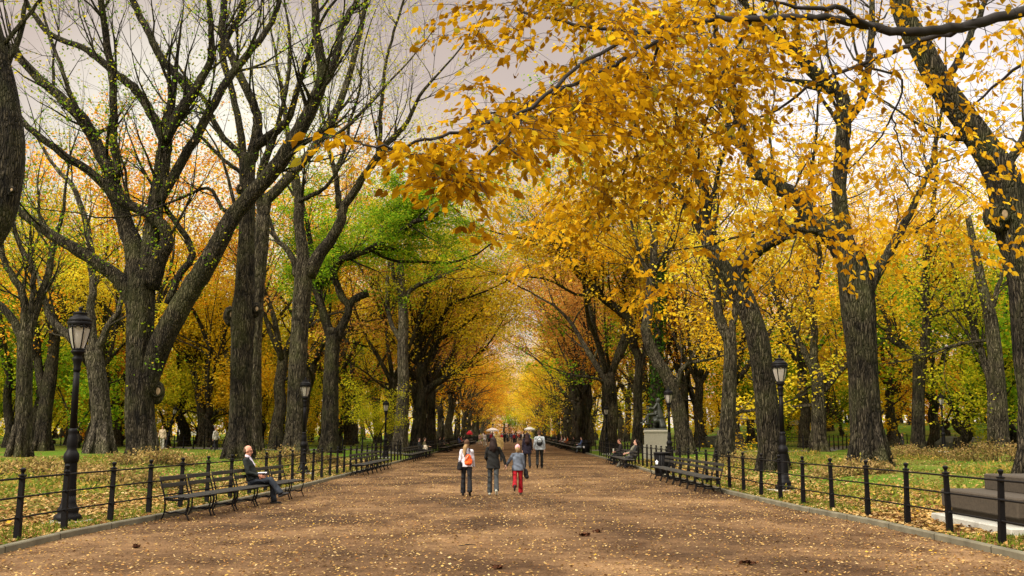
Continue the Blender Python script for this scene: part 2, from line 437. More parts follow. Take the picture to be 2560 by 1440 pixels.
def top(J, vox, mat, parent, hem=-.05, loose=1.0, name='jacket', wide=1.0, sleeve=1.0):
    g = Geo(); k = J['k']
    up = (J['neck'] - J['hip']); up /= np.linalg.norm(up)
    b = J['hip'] + up * hem * k
    pts = [b, J['hip'] + up * .08 * k, J['waist'], J['chest'] - up * .02 * k, J['hip'] + up * .42 * k, J['hip'] + up * .48 * k, J['hip'] + up * .535 * k]
    rx = [.204, .188, .156, .166, .146, .104, .060]
    ac = J['shR'] - J['shL']; ac /= np.linalg.norm(ac)
    g.tube(pts, np.array(rx) * k * loose * wide, 18, True, (1, .70), flat=np.cross(ac, up) if False else np.cross(ac, up))
    for n in 'LR': g.rc(J['neck'] - up * .045 * k, J['sh' + n], .058 * k, .056 * k * loose)
    g.rc(J['neck'] - up * .06 * k, J['neck'] - up * .015 * k, .078 * k, .064 * k)
    for n in 'LR':
        g.rc(J['sh' + n], J['el' + n], .060 * k * loose, .048 * k * loose)
        e = J['el' + n] + (J['wr' + n] - J['el' + n]) * .98 * sleeve
        g.tube([J['el' + n], e], [.048 * k * loose, .039 * k * loose], 12); g.ell(J['el' + n], [.048 * k * loose] * 3)
    return remesh(g, name, vox, mat, 4, parent)

def shoes(J, mat, parent, vox=.012):
    k = J['k']
    for n in 'LR':
        g = Geo(); a = J['an' + n]; f = J['ft' + n]; dn = v3(0, 0, 1) - f * f[2]; dn /= np.linalg.norm(dn)
        g.rc(a - f * .05 * k - dn * .035 * k, a + f * .05 * k - dn * .035 * k, .042 * k, .042 * k)
        g.rc(a + f * .05 * k - dn * .04 * k, a + f * .155 * k - dn * .048 * k, .042 * k, .030 * k)
        g.rc(a, a - dn * .03 * k, .045 * k, .042 * k)
        remesh(g, 'shoe', vox, mat, 2, parent)

def hair(J, hp, rot, mat, parent, kind='short', vox=.012):
    g = Geo(); k = J['k']
    if kind == 'receding':
        g.ell(hp(0, -.050, .000), np.array([.076, .066, .078]) * k, 14, 10, rot)
    else:
        g.ell(hp(0, -.028, .036), np.array([.084, .094, .100]) * k, 14, 10, rot)
        g.ell(hp(0, -.058, -.02), np.array([.074, .060, .085]) * k, 14, 10, rot)
    if kind == 'long':
        g.rc(hp(0, -.06, .0), hp(0, -.10, -.20), .105 * k, .115 * k); g.rc(hp(-.06, -.06, -.1), hp(-.085, -.09, -.25), .065 * k, .05 * k); g.rc(hp(.06, -.06, -.1), hp(.085, -.09, -.24), .065 * k, .05 * k); g.rc(hp(0, -.1, -.18), hp(.01, -.11, -.29), .09 * k, .06 * k)
    if kind == 'very_long':
        g.rc(hp(0, -.06, -.0), hp(0, -.12, -.34), .10 * k, .125 * k); g.rc(hp(-.03, -.12, -.3), hp(-.04, -.14, -.46), .07 * k, .045 * k); g.rc(hp(.03, -.12, -.3), hp(.05, -.14, -.43), .07 * k, .045 * k)
    if kind == 'tail':
        g.tube(catmull([hp(-.01, -.06, -.04), hp(-.05, -.11, -.14), hp(-.07, -.145, -.28), hp(-.055, -.145, -.42)], 4), np.interp(np.linspace(0, 1, 13), [0, .25, .6, 1], [.06, .075, .060, .022]) * k, 10)
    if kind == 'bob': g.rc(hp(0, -.055, -.02), hp(0, -.055, -.085), .084 * k, .070 * k)
    return remesh(g, 'hair', vox, mat, 3, parent)

def knit_cap(J, hp, rot, mat, parent):
    k = J['k']; g = Geo()
    g.ell(hp(0, -.018, .048), np.array([.094, .106, .098]) * k, 16, 10, rot)
    g.ell(hp(0, -.03, .0), np.array([.090, .090, .075]) * k, 16, 10, rot)
    g.ell(hp(0, -.02, .150), np.array([.022, .022, .018]) * k, 8, 6, rot)
    return remesh(g, 'knit_cap', .011, mat, 3, parent)

def eyes(J, hp, parent, mat):
    for s in (-1, 1):
        g = Geo(); g.ell(hp(s * .031, .077, .006), [.012 * J['k']] * 3, 8, 6); g.obj('eye', mat, parent)

def person(label, loc, rz, pose, h, skin, trouser, upper, shoe, hr, hkind, group=None, vox=.011, detail=True, seat_h=None,
           hem=-.05, loose=1.0, flare=1.0, upname='jacket', wide=1.0, sh=.178, sleeve=1.0, cap=None):
    t = thing('person', label, 'person', loc, rz, group)
    J = skeleton(pose, h, sh, seat_h)
    b, hp, rot = body_mesh(J, min(vox, .0075) if detail else vox, skin, t, detail)
    trousers(J, vox, trouser, t, flare); top(J, vox, upper, t, hem, loose, upname, wide, sleeve); shoes(J, shoe, t, max(vox, .012))
    if hkind: hair(J, hp, rot, hr, t, hkind)
    if detail: eyes(J, hp, t, EYE)
    if cap: knit_cap(J, hp, rot, cap, t)
    return t, J, hp, rot
EYE = simple('eye', (.05, .035, .03), .2, 0, .05)

WALK_A = dict(legL=(6, 4, 2), legR=(-14, 16, 2, 1, -35), armL=(-10, 9, 14), armR=(10, 9, 18), lean=3)
WALK_B = dict(legL=(-16, 22, 2, 1, -42), legR=(9, 3, 2), armL=(12, 9, 16), armR=(-10, 8, 12), lean=3)
STAND = dict(legL=(1, 1, 3), legR=(-1, 1, 3), armL=(2, 7, 10), armR=(2, 7, 14), lean=1)
SIT = dict(legL=(84, 80, 4), legR=(86, 84, 6), armL=(25, 10, 55, 20), armR=(22, 10, 60, 20), lean=-8)
CROSS = dict(legL=(84, 76, 3), legR=(96, 56, -13, 2, 20), armL=(14, 6, 60, 22), armR=(16, 9, 58, 24), lean=-17, head=16)
SPRAWL = dict(legL=(70, 36, 10), legR=(64, 30, 12), armL=(30, 25, 40, 10), armR=(-20, 30, 60), lean=-22, side=12)

def local_pt(px, py, loc, rz, Y=None):
    p = P(px, py, loc[1] if Y is None else Y) - np.asarray(loc); return rotz_m(-rz) @ p

# ---- the woman on the left with the orange rucksack
loc = G(1166, 1240); RZ = 0.02
t, J, hp, rot = person('woman in a brown cap and white top walking away with an orange rucksack', loc, RZ, WALK_A, 1.67, SKIN,
    cloth(BLACK), cloth((.60, .58, .63)), cloth((.01, .01, .01)), cloth((.27, .17, .075)), 'tail', hem=-.03, loose=1.04, wide=.92, flare=1.22, upname='blouse', sh=.165, cap=cloth((.085, .045, .025)))
k = J['k']
g = Geo(); c = J['hip'] + v3(.06, -.21, .16) * k
g.ell(c, np.array([.135, .085, .115]) * k); g.ell(c + v3(0, 0, .10), np.array([.10, .075, .12]) * k); g.ell(c + v3(0, -.03, -.06), np.array([.13, .085, .075]) * k)
bag_o = remesh(g, 'backpack', .011, cloth((.72, .10, .018)), 4, t)
g = Geo(); g.tube(catmull([c + v3(.02, .02, .20), J['shR'] * .75 + J['shL'] * .25 + v3(0, -.085, .03), J['shR'] * .75 + J['shL'] * .25 + v3(0, 0, .085), J['chest'] + v3(.07, .135, .02)], 4), .016, 6); g.obj('strap', cloth((.03, .02, .05)), bag_o)
g = Geo(); g.tube(catmull([c + v3(-.03, .02, .20), J['shL'] * .75 + J['shR'] * .25 + v3(0, -.085, .03), J['shL'] * .75 + J['shR'] * .25 + v3(0, 0, .085)], 4), .016, 6); g.obj('strap', cloth((.03, .02, .05)), bag_o)
g = Geo(); g.tube(catmull([c + v3(-.09, -.06, .02), c + v3(-.05, -.10, .10), c + v3(0, -.08, .17)], 4), .013, 6); g.obj('strap', cloth((.42, .36, .26)), bag_o)
g = Geo(); g.rc(J['hip'] + v3(-.22, -.05, .08), J['hip'] + v3(-.22, .02, -.06), .07, .085); g.rc(J['hip'] + v3(-.20, -.09, .10), J['hip'] + v3(-.20, -.1, -.06), .055, .075)
remesh(g, 'shoulder_bag', .012, cloth(BLACK), 3, t)
bw_loc = loc; t.scale = (.875,) * 3

# ---- the dark haired woman in the black jacket, right hand held out to the girl
loc_g = G(1294, 1237); loc_w = G(1233, 1239)
Lw = (loc_g - loc_w)
poseW = dict(legL=(7, 3, 2), legR=(-15, 18, 1, 1, -38), armL=(14, 14, 44, 24), armR=(2, 30, 2), lean=3)
t, J, hp, rot = person('woman with long dark hair and black jacket holding the hand of a girl', loc_w, 0.0, poseW, 1.69, SKIN,
    cloth(CHAR), cloth((.013, .013, .012)), cloth((.45, .47, .40)), cloth(DARK_HAIR), 'long', hem=-.13, loose=1.12, wide=.95, sh=.165, flare=1.12)
handW = J['wrR'] + J['fdR'] * .10; t.scale = (.915,) * 3
# ---- the girl
poseG = dict(legL=(-22, 40, 1, 1, -55), legR=(7, 3, 2), armL=(8, 31, 18, -14), armR=(4, 10, 20), lean=2)
hgt = 1.43
Jt = skeleton(poseG, hgt, .165)
tgt = loc_w + handW; mine = Jt['wrL'] + Jt['fdL'] * .08
t, J, hp, rot = person('girl in a pink knitted hat, blue grey jumper and red trousers walking hand in hand', loc_g, 0.0, poseG, hgt, SKIN,
    cloth(RED), cloth((.115, .135, .17)), cloth((.04, .03, .03)), cloth(BLONDE), 'bob', hem=-.08, loose=1.14, wide=.95, flare=1.22, upname='jumper', sh=.165, cap=cloth((.72, .34, .36)))
for n in 'LR':     # dark side stripe of the trousers
    s = -1 if n == 'L' else 1; k = J['k']
    g = Geo(); o = v3(s * .066, 0, 0) * k
    g.tube([J['hj' + n] + v3(s * .097, 0, 0) * k, J['kn' + n] + o, J['an' + n] + o * .98], [.014, .012, .012], 6); g.obj('stripe', cloth((.03, .006, .01)), t)
g = Geo(); c = J['wrR'] + v3(.05, .0, -.12)
g.ell(c, (.075, .10, .14)); g.ell(c + v3(.03, 0, -.1), (.07, .10, .07))
hb = remesh(g, 'bag', .011, cloth((.016, .016, .018)), 3, t)
g = Geo(); g.tube(catmull([c + v3(0, .05, .10), J['wrR'] + v3(.03, .02, .04), c + v3(0, -.06, .10)], 4), .009, 5); g.obj('strap', cloth((.016, .016, .018)), hb); t.scale = (.935,) * 3

# ---- couple further up
loc = G(1349, 1171)
t, J, hp, rot = person('man in a pale grey top and black trousers carrying a white and black rucksack', loc, 0.0, WALK_B, 1.80, SKIN, cloth((.02, .021, .02)),
    cloth((.36, .40, .42)), cloth((.02, .02, .02)), cloth((.06, .03, .015)), 'short', hem=-.08, loose=1.08, upname='sweatshirt', vox=.014)
g = Geo(); c = J['chest'] + v3(0, -.20, -.06); g.ell(c, (.155, .09, .20)); g.ell(c + v3(0, -.02, -.08), (.15, .10, .12))
bp_ = remesh(g, 'backpack', .014, cloth((.015, .016, .016)), 3, t)
g = Geo(); g.ell(c + v3(0, -.055, .03), (.105, .06, .135)); pp = remesh(g, 'pocket_panel', .012, cloth((.50, .54, .54)), 2, bp_)
for q in (-.055, 0, .055):
    g = Geo(); g.rc(c + v3(q, -.118, .10), c + v3(q * 1.1, -.118, -.06), .009, .009, 6); g.obj('stripe', cloth((.015, .016, .016)), bp_)
loc = G(1318, 1172)
person('woman with very long dark hair and black coat walking beside the man with the rucksack', loc, 0.05, WALK_A, 1.68, SKIN, cloth(BLACK),
    cloth((.014, .011, .02)), cloth((.02, .02, .02)), cloth((.028, .013, .011)), 'very_long', hem=-.22, loose=1.1, vox=.014, upname='coat', sh=.165)
loc = G(1248, 1155)
person('person in a mustard coat mostly hidden behind the dark haired woman', loc, 0.0, WALK_B, 1.70, SKIN, cloth(CHAR), cloth((.36, .25, .09)), cloth(BLACK), cloth((.40, .27, .10)), 'bob', hem=-.2, vox=.018, detail=False, upname='coat')

# ---- seated man on the near left bench
BENCH_SEAT = .45
seatman_loc = None
def seated(label, loc, rz, pose, up, tr, hr, hk, skin=SKIN, shoe=BLACK, detail=False, h=1.72, vox=.016, upname='jacket', loose=1.03, hem=.02, group=None):
    return person(label, loc, rz, pose, h, skin, cloth(tr), cloth(up), cloth(shoe), cloth(hr) if hk else None, hk, group, vox, detail, BENCH_SEAT, hem, loose, 1.0, upname)
ml = np.array([-6.33, 24.75, 0.0])
t, J, hp, rot = seated('balding man sitting cross legged on the nearest left bench with a white book', ml, -PI / 2 - .05, CROSS, (.016, .020, .018), (.026, .032, .043), (.10, .06, .035), 'receding', SKIN_D, (.03, .028, .028), True, 1.80, .011, 'jacket', 1.04)
k = J['k']
g = Geo(); g.rc(J['neck'] + v3(0, .055, .01), J['chest'] + v3(0, .125, .0), .036, .03); g.rc(J['neck'] + v3(0, .02, .02), J['neck'] + v3(0, .01, .045), .064, .062); remesh(g, 'shirt', .011, cloth((.66, .60, .70)), 2, t)
for n in 'LR':
    g = Geo(); a = J['an' + n]; g.rc(a, a + (J['kn' + n] - a) * .16, .046, .05); g.obj('sock', cloth((.6, .58, .55)), t)
bkl = np.asarray(ml) + rotz_m(-PI / 2 - .05) @ ((J['wrL'] + J['wrR']) * .5 + v3(0, .06, .05))
bk = thing('book', 'open white book lying on the lap of the seated balding man', 'book', bkl, -PI / 2); bk.scale = (.8, .8, .8)
g = Geo()
for s in (-1, 1): g.bbox((s * .075, 0, .012), (.15, .21, .022), .004, np.array([[math.cos(.18 * s), 0, -math.sin(.18 * s)], [0, 1, 0], [math.sin(.18 * s), 0, math.cos(.18 * s)]]))
g.obj('page_block', cloth((.75, .74, .76)), bk)
g = Geo()
for s in (-1, 1): g.bbox((s * .08, 0, -.004), (.165, .225, .006), .002, np.array([[math.cos(.18 * s), 0, -math.sin(.18 * s)], [0, 1, 0], [math.sin(.18 * s), 0, math.cos(.18 * s)]]))
g.obj('cover', cloth((.12, .10, .2)), bk)

# ---- other people on benches
RB = PI / 2          # facing the path from the right-hand benches (-X)
def onL(Y, dx=0): return (-6.52 + dx, Y, 0)
def onR(Y, dx=0): return (6.02 + dx, Y, 0)
t, J, hp, rot = seated('man in an olive coat leaning back on the right bench past the litter bin', onR(51.5, .05), RB - .35, SPRAWL, (.125, .12, .085), (.105, .10, .075), (.55, .5, .42), 'receding', SKIN, BLACK, True, 1.82, .014, 'coat', 1.22, -.12)
seated('person in a dark coat sitting behind the man in the olive coat', onR(50.3, .1), RB, SIT, (.02, .02, .02), (.03, .03, .03), DARK_HAIR, 'short', vox=.018)
t, J, hp, rot = seated('person in black with crossed legs reading on the right bench beyond the olive coat', onR(56.0, .1), RB, dict(CROSS, lean=10), (.022, .018, .018), (.012, .012, .012), (.06, .03, .02), 'short', SKIN_D, BLACK, True, 1.74, .014)
nl = np.array(onR(56.0, .1)) + rotz_m(RB) @ ((J['wrL'] + J['wrR']) * .5 + v3(0, .08, .04))
nw = thing('newspaper', 'pale folded newspaper in the hands of the person reading in black', 'newspaper', nl, RB)
g = Geo()
for s in (-1, 1): g.bbox((s * .11, 0, .0), (.22, .008, .26), .002, rotz_m(.25 * s))
g.obj('sheet', cloth((.50, .48, .38)), nw)
seated('person in dark hat and coat on the third left bench nearest its middle', onL(71.5), -PI / 2, SIT, (.02, .02, .02), BLACK, DARK_HAIR, 'short', vox=.018)
seated('person in olive jacket on the third left bench with a pale bag in front', onL(74.5), -PI / 2, dict(SIT, lean=6), (.12, .10, .05), BLACK, (.05, .03, .02), 'short', vox=.018)
g = Geo(); g.ell((0, 0, .17), (.2, .17, .17)); g.ell((0, 0, .30), (.14, .12, .12))
pbg = thing('bag', 'pale bulging bag resting on the third left bench beside the person in olive', 'bag', (-6.25, 72.6, .45)); remesh(g, 'sack', .02, cloth((.55, .48, .36)), 3, pbg)
seated('person in a blue jacket and pale jeans beside the far right litter bin', onR(88, .1), RB, dict(SIT, lean=4), (.06, .09, .20), (.22, .26, .30), DARK_HAIR, 'short', vox=.02)
ROWP = [(-1, 92, (.02, .02, .02), 'person in black with legs stretched out on the fourth left bench'), (-1, 97, (.05, .05, .05), 'person in dark grey on the fourth left bench'),
        (-1, 124, (.05, .08, .28), 'person in blue on a distant left bench'), (-1, 130, (.45, .09, .10), 'person in a rose red jacket on a distant left bench'), (-1, 138, (.03, .02, .03), 'person in near black on a distant left bench'),
        (1, 101, (.02, .02, .025), 'person in black on the right bench beyond the blue jacket'), (1, 112, (.60, .13, .03), 'person in an orange coat on a distant right bench'), (1, 118, (.60, .55, .56), 'person in a white coat on a distant right bench'),
        (1, 125, (.45, .25, .25), 'person in dusty pink on a distant right bench'), (1, 140, (.04, .03, .03), 'person in dark brown on the farthest right bench')]
pr = None
for s, Y, c, lab in ROWP:
    if pr is None:
        pr = seated(lab, onL(Y), -PI / 2, dict(SIT, legL=(70, 30, 4), legR=(74, 36, 6)), c, BLACK, DARK_HAIR, 'short', vox=.022, group='people sitting on the distant benches')[0]; o = pr
    else: o = copy_tree(pr)
    o.location = onL(Y) if s < 0 else onR(Y, .1); o.rotation_euler.z = -PI / 2 if s < 0 else RB; o['label'] = lab
    for ch in o.children:
        if ch.name.startswith('jacket'):
            ch.material_slots[0].link = 'OBJECT'; ch.material_slots[0].material = cloth(c)

# ---- distant walkers on the mall
protoA = person('walker', (0, 0, 0), 0, WALK_A, 1.72, SKIN, cloth(BLACK), cloth(RED), cloth(BLACK), cloth(DARK_HAIR), 'short', 'walkers far along the mall', .024, False, None, -.1)[0]
protoB = person('walker', (0, 0, 0), 0, WALK_B, 1.68, SKIN, cloth(CHAR), cloth(GREY), cloth(BLACK), cloth(BROWN_HAIR), 'bob', 'walkers far along the mall', .024, False, None, -.12)[0]
CROWD = [(1212, 1117, 0, WHITE, (.4, .42, .38), 'person in white top and pale trousers at the left edge of the distant crowd'),
         (1200, 1112, 0, (.55, .38, .34), (.5, .4, .36), 'small figure in pale pink beside the person in white'),
         (1240, 1113, 1, (.60, .42, .14), (.3, .26, .2), 'person in a yellow jacket in the distant crowd'),
         (1254, 1110, 1, (.42, .03, .04), BLACK, 'person in a dark red coat in the distant crowd'), (1262, 1107, 0, BLACK, BLACK, 'person in black right of the dark red coat'),
         (1222, 1106, 1, (.05, .05, .06), BLACK, 'person in black behind the person in white'), (1229, 1103, 0, (.3, .3, .32), BLACK, 'person in grey near the left white parasol'),
         (1272, 1104, 1, (.03, .03, .03), BLACK, 'person in black near the middle of the distant crowd'), (1285, 1107, 0, (.02, .02, .022), BLACK, 'person in black walking in the right half of the distant crowd'),
         (1290, 1106, 1, (.05, .04, .05), BLACK, 'person in charcoal close beside another in black'), (1300, 1101, 0, (.62, .5, .56), (.5, .5, .5), 'person in pale pink and white at the right of the crowd'),
         (1307, 1099, 1, WHITE, GREY, 'person in white at the right end of the distant crowd'), (1277, 1099, 0, (.10, .10, .13), BLACK, 'person in slate grey deep in the crowd'),
         (1267, 1097, 1, (.4, .3, .25), CHAR, 'person in tan deep in the crowd'), (1247, 1097, 0, (.14, .05, .05), BLACK, 'person in maroon deep in the crowd'), (1294, 1096, 1, (.5, .15, .07), BLACK, 'person in orange red deep in the crowd'),
         (1235, 1096, 0, (.5, .5, .52), CHAR, 'person in light grey below the left white parasol'), (1284, 1094, 1, (.3, .3, .5), BLACK, 'person in blue deep in the crowd'), (1256, 1093, 0, (.5, .5, .5), BLACK, 'person in silver grey deep in the crowd'),
         (1315, 1096, 1, (.05, .06, .05), BLACK, 'person in dark green by the right white parasol'), (1226, 1094, 0, (.06, .05, .05), BLACK, 'person in dark brown by the left white parasol'), (1303, 1093, 0, (.1, .1, .1), BLACK, 'person in dark grey far down the mall')]
rc_ = random.Random(21)
for q in range(38):
    nm, cc = rc_.choice([('black', BLACK), ('charcoal', CHAR), ('dark blue', NAVY), ('pale grey', (.42, .42, .43)), ('white', WHITE), ('beige', TAN), ('dark red', (.25, .02, .03)), ('black', BLACK), ('charcoal', CHAR)])
    CROWD.append((rc_.uniform(1203, 1326), rc_.uniform(1096, 1108), q % 2, cc, BLACK, f'person in {nm} in the thick of the distant crowd'))
firstA = firstB = True
for px, py, kind, c, tr, lab in CROWD:
    if kind == 0: o = protoA if firstA else copy_tree(protoA); firstA = False
    else: o = protoB if firstB else copy_tree(protoB); firstB = False
    o.location = G(px, py); o.rotation_euler.z = random.Random(int(px)).choice([0, PI, .3, PI - .3]); o['label'] = lab
    for ch in o.children:
        for nm, cc in (('jacket', c), ('trousers', tr)):
            if ch.name.startswith(nm): ch.material_slots[0].link = 'OBJECT'; ch.material_slots[0].material = cloth(cc)
for px, Y, c, tr, lab, rz in ((405, 74, (.50, .40, .27), (.35, .33, .28), 'person in a cream jacket and cap by the leaning lamp post', PI), (537, 72, (.50, .47, .42), BLACK, 'person in a pale sweater and dark trousers standing on the side path', -1.9),
                          (2258, 64, (.02, .02, .02), BLACK, 'small dark figure standing by the far right lawn fence', 1.0)):
    o = copy_tree(protoB if px > 450 else protoA); o['group'] = 'people out on the side paths'
    o.location = Gx(px, Y); o.rotation_euler.z = rz; o['label'] = lab
    if px > 2000: o.scale = (.75,) * 3
    for ch in o.children:
        for nm, cc in (('jacket', c), ('trousers', tr)):
            if ch.name.startswith(nm): ch.material_slots[0].link = 'OBJECT'; ch.material_slots[0].material = cloth(cc)
# ------------------------------------------------------------------ ground, path, kerbs
def path_material():
    m, nt, out = new_mat('leaf_strewn_path')
    b = N(nt, 'ShaderNodeBsdfPrincipled'); b.inputs['Roughness'].default_value = .92; b.inputs['Specular IOR Level'].default_value = .12
    p = N(nt, 'ShaderNodeNewGeometry').outputs['Position']
    n1 = noise(nt, p, .22, 4, .6); n2 = noise(nt, p, 3.0, 4, .7); n3 = noise(nt, mapping(nt, p, (34, 34, 34)), 1.0, 2, .6)
    c = ramp(nt, [(.34, (.056, .032, .016)), (.5, (.122, .071, .034)), (.66, (.225, .140, .070))], n1).outputs[0]
    c = mixc(nt, 1.0, c, ramp(nt, [(.3, (.62, .58, .54)), (.7, (1.25, 1.22, 1.18))], n2).outputs[0], 'MULTIPLY')
    c = mixc(nt, 1.0, c, ramp(nt, [(.34, (.55, .52, .5)), (.5, (1, 1, 1)), (.72, (1.45, 1.4, 1.3))], n3).outputs[0], 'MULTIPLY')
    n4 = noise(nt, mapping(nt, p, (.75, .42, 1)), 1.0, 5, .62)
    c = mixc(nt, 1.0, c, ramp(nt, [(.40, (.58, .54, .50)), (.50, (.95, .95, .95)), (.64, (1.18, 1.16, 1.12))], n4).outputs[0], 'MULTIPLY')
    v = N(nt, 'ShaderNodeTexVoronoi'); v.inputs['Scale'].default_value = 9; nt.links.new(p, v.inputs['Vector'])
    fl = ramp(nt, [(.10, (1, 1, 1)), (.17, (0, 0, 0))], v.outputs['Distance'])
    fc = ramp(nt, [(0, (.10, .055, .03)), (.35, (.30, .16, .06)), (.7, (.50, .33, .16)), (1, (.45, .30, .05))], N(nt, 'ShaderNodeSeparateColor').outputs[0])
    sep = fc.inputs[0].links[0].from_node; nt.links.new(v.outputs['Color'], sep.inputs[0])
    c = mixc(nt, fl.outputs[0], c, fc.outputs[0])
    nt.links.new(c, b.inputs['Base Color'])
    bp = N(nt, 'ShaderNodeBump'); bp.inputs['Strength'].default_value = .6; bp.inputs['Distance'].default_value = .02
    nt.links.new(n3, bp.inputs['Height']); nt.links.new(bp.outputs[0], b.inputs['Normal'])
    nt.links.new(b.outputs[0], out.inputs[0]); return m
def lawn_material():
    m, nt, out = new_mat('leafy_lawn')
    b = N(nt, 'ShaderNodeBsdfPrincipled'); b.inputs['Roughness'].default_value = .95; b.inputs['Specular IOR Level'].default_value = .1
    p = N(nt, 'ShaderNodeNewGeometry').outputs['Position']
    n1 = noise(nt, p, .16, 3, .6); n2 = noise(nt, p, 5.0, 4, .7); n3 = noise(nt, p, 26, 2)
    grass = ramp(nt, [(.3, (.04, .09, .006)), (.7, (.12, .21, .012))], n2).outputs[0]
    litter = ramp(nt, [(.3, (.09, .05, .018)), (.55, (.22, .14, .035)), (.75, (.36, .24, .06))], n3).outputs[0]
    k = ramp(nt, [(.44, (0, 0, 0)), (.64, (.8, .8, .8))], n1)
    k2 = mixc(nt, 1.0, k.outputs[0], ramp(nt, [(.38, (.25, .25, .25)), (.55, (1, 1, 1))], n2).outputs[0], 'MULTIPLY')
    nt.links.new(mixc(nt, k2, grass, litter), b.inputs['Base Color'])
    bp = N(nt, 'ShaderNodeBump'); bp.inputs['Strength'].default_value = .8; bp.inputs['Distance'].default_value = .05
    nt.links.new(n3, bp.inputs['Height']); nt.links.new(bp.outputs[0], b.inputs['Normal'])
    nt.links.new(b.outputs[0], out.inputs[0]); return m
M['path'] = path_material(); M['lawn'] = lawn_material()
M['kerb'] = simple('kerb_stone', (.145, .13, .088), .85, 0, .35, 2.5, .4, .15)
_m = M['kerb']; _nt = _m.node_tree; _b = [n for n in _nt.nodes if n.type == 'BSDF_PRINCIPLED'][0]; _src = _b.inputs['Base Color'].links[0].from_socket
_p = _nt.nodes.new('ShaderNodeNewGeometry'); _s = _nt.nodes.new('ShaderNodeSeparateXYZ'); _nt.links.new(_p.outputs['Position'], _s.inputs[0])
_d = _nt.nodes.new('ShaderNodeMath'); _d.operation = 'DIVIDE'; _d.inputs[1].default_value = 1.83; _nt.links.new(_s.outputs[1], _d.inputs[0])
_f = _nt.nodes.new('ShaderNodeMath'); _f.operation = 'FRACT'; _nt.links.new(_d.outputs[0], _f.inputs[0])
_nt.links.new(mixc(_nt, 1.0, _src, ramp(_nt, [(0, (.2, .2, .18)), (.010, (.2, .2, .18)), (.022, (1, 1, 1))], _f.outputs[0]).outputs[0], 'MULTIPLY'), _b.inputs['Base Color'])
M['granite'] = simple('brown_granite', (.055, .043, .030), .85, 0, .28, 22, .3, .3)
M['granite_pale'] = simple('pale_granite', (.235, .22, .17), .75, 0, .18, 26, .3, .25)
M['concrete'] = simple('pale_concrete', (.42, .41, .36), .8, 0, .15, 14, .3, .2)
M['rock'] = simple('grey_schist', (.085, .085, .065), .85, 0, .4, 2.0, .6, .2)
M['side'] = simple('side_path_asphalt', (.12, .115, .10), .9, 0, .25, 5, .3, .15)

ys = np.concatenate([np.arange(-60, 8, 4), np.arange(8, 60, 1.0), np.arange(60, 140, 2.5), np.arange(140, 481, 6)])
g = Geo()
us = np.linspace(0, 1, 9)
V = np.array([[xl(y) + (xr(y) - xl(y)) * u, y, 0.0] for y in ys for u in us]); nu = len(us)
def grid_q(nr, nc): 
    i = np.arange(nr - 1)[:, None] * nc; j = np.arange(nc - 1)[None, :]
    return np.stack([i + j, i + j + 1, i + nc + j + 1, i + nc + j], -1).reshape(-1, 4)
g.add(V, grid_q(len(ys), nu)); tag(g.obj('path', M['path']), 'wide leaf strewn mall of tan asphalt running to the distance', kind='structure')
du = np.concatenate([[.0, .3, .6, 1.0], np.arange(1.5, 10, .5), np.arange(10, 40, 1.5), np.arange(40, 100, 5), [140, 220]])
for s in (-1, 1):
    g = Geo()
    V = np.array([[(xl(y) - .14 - u if s < 0 else xr(y) + .14 + u), y, 0] for y in ys for u in du])
    V[:, 2] = [H(a, b) for a, b in V[:, :2]]
    Q = grid_q(len(ys), len(du))
    if s < 0: Q = Q[:, ::-1]
    g.add(V, Q); tag(g.obj('lawn', M['lawn']), 'leaf covered lawn ' + ('left' if s < 0 else 'right') + ' of the mall', kind='structure')
    # kerb: a real step
    g = Geo(); pr = [(.0, -.05), (.0, .085), (.015, .10), (.125, .10), (.14, .085), (.14, -.05)]
    yk = ys
    V = []
    for y in yk:
        e = xl(y) if s < 0 else xr(y)
        V += [[e + s * a, y, z] for a, z in pr]
    Q = grid_q(len(yk), len(pr)); g.add(V, Q if s > 0 else Q[:, ::-1])
    tag(g.obj('kerb', M['kerb'], smooth=False), 'pale stone kerb along the ' + ('left' if s < 0 else 'right') + ' edge of the mall', kind='structure')
g = Geo(); g.add([[-3000, -3000, -.6], [3000, -3000, -.6], [3000, 3000, -.6], [-3000, 3000, -.6]], [[0, 1, 2, 3]])
tag(g.obj('ground', M['lawn']), 'flat ground reaching the horizon', kind='structure')

# side paths behind the inner fences
def strip(name, mid, w, mat, lab, dz=.02):
    mid = catmull(mid, 6); t = np.gradient(mid[:, :2], axis=0); t /= np.linalg.norm(t, axis=1, keepdims=True); nrm = np.stack([-t[:, 1], t[:, 0]], -1)
    V = []
    for q, nn in zip(mid, nrm):
        for u in np.linspace(-.5, .5, 5):
            x, y = q[:2] + nn * u * w; V.append([x, y, H(x, y) + dz])
    g = Geo(); g.add(V, grid_q(len(mid), 5)[:, ::-1]); return tag(g.obj(name, mat), lab, kind='structure')
FL = [G(px, py) for px, py in ((1000, 1137), (900, 1127), (680, 1126), (500, 1123), (350, 1117), (150, 1114), (-80, 1113))]
FR = [G(px, py) for px, py in ((1490, 1126), (1600, 1127), (1730, 1130), (1935, 1131), (2040, 1129), (2140, 1119), (2300, 1116), (2620, 1117))]
strip('side_path', [p + np.array([0, 2.0, 0]) for p in FL], 2.6, M['side'], 'grey side path beyond the left lawn fence')
strip('side_path', [p + np.array([0, 2.0, 0]) for p in FR], 2.6, M['side'], 'grey side path beyond the right lawn fence')

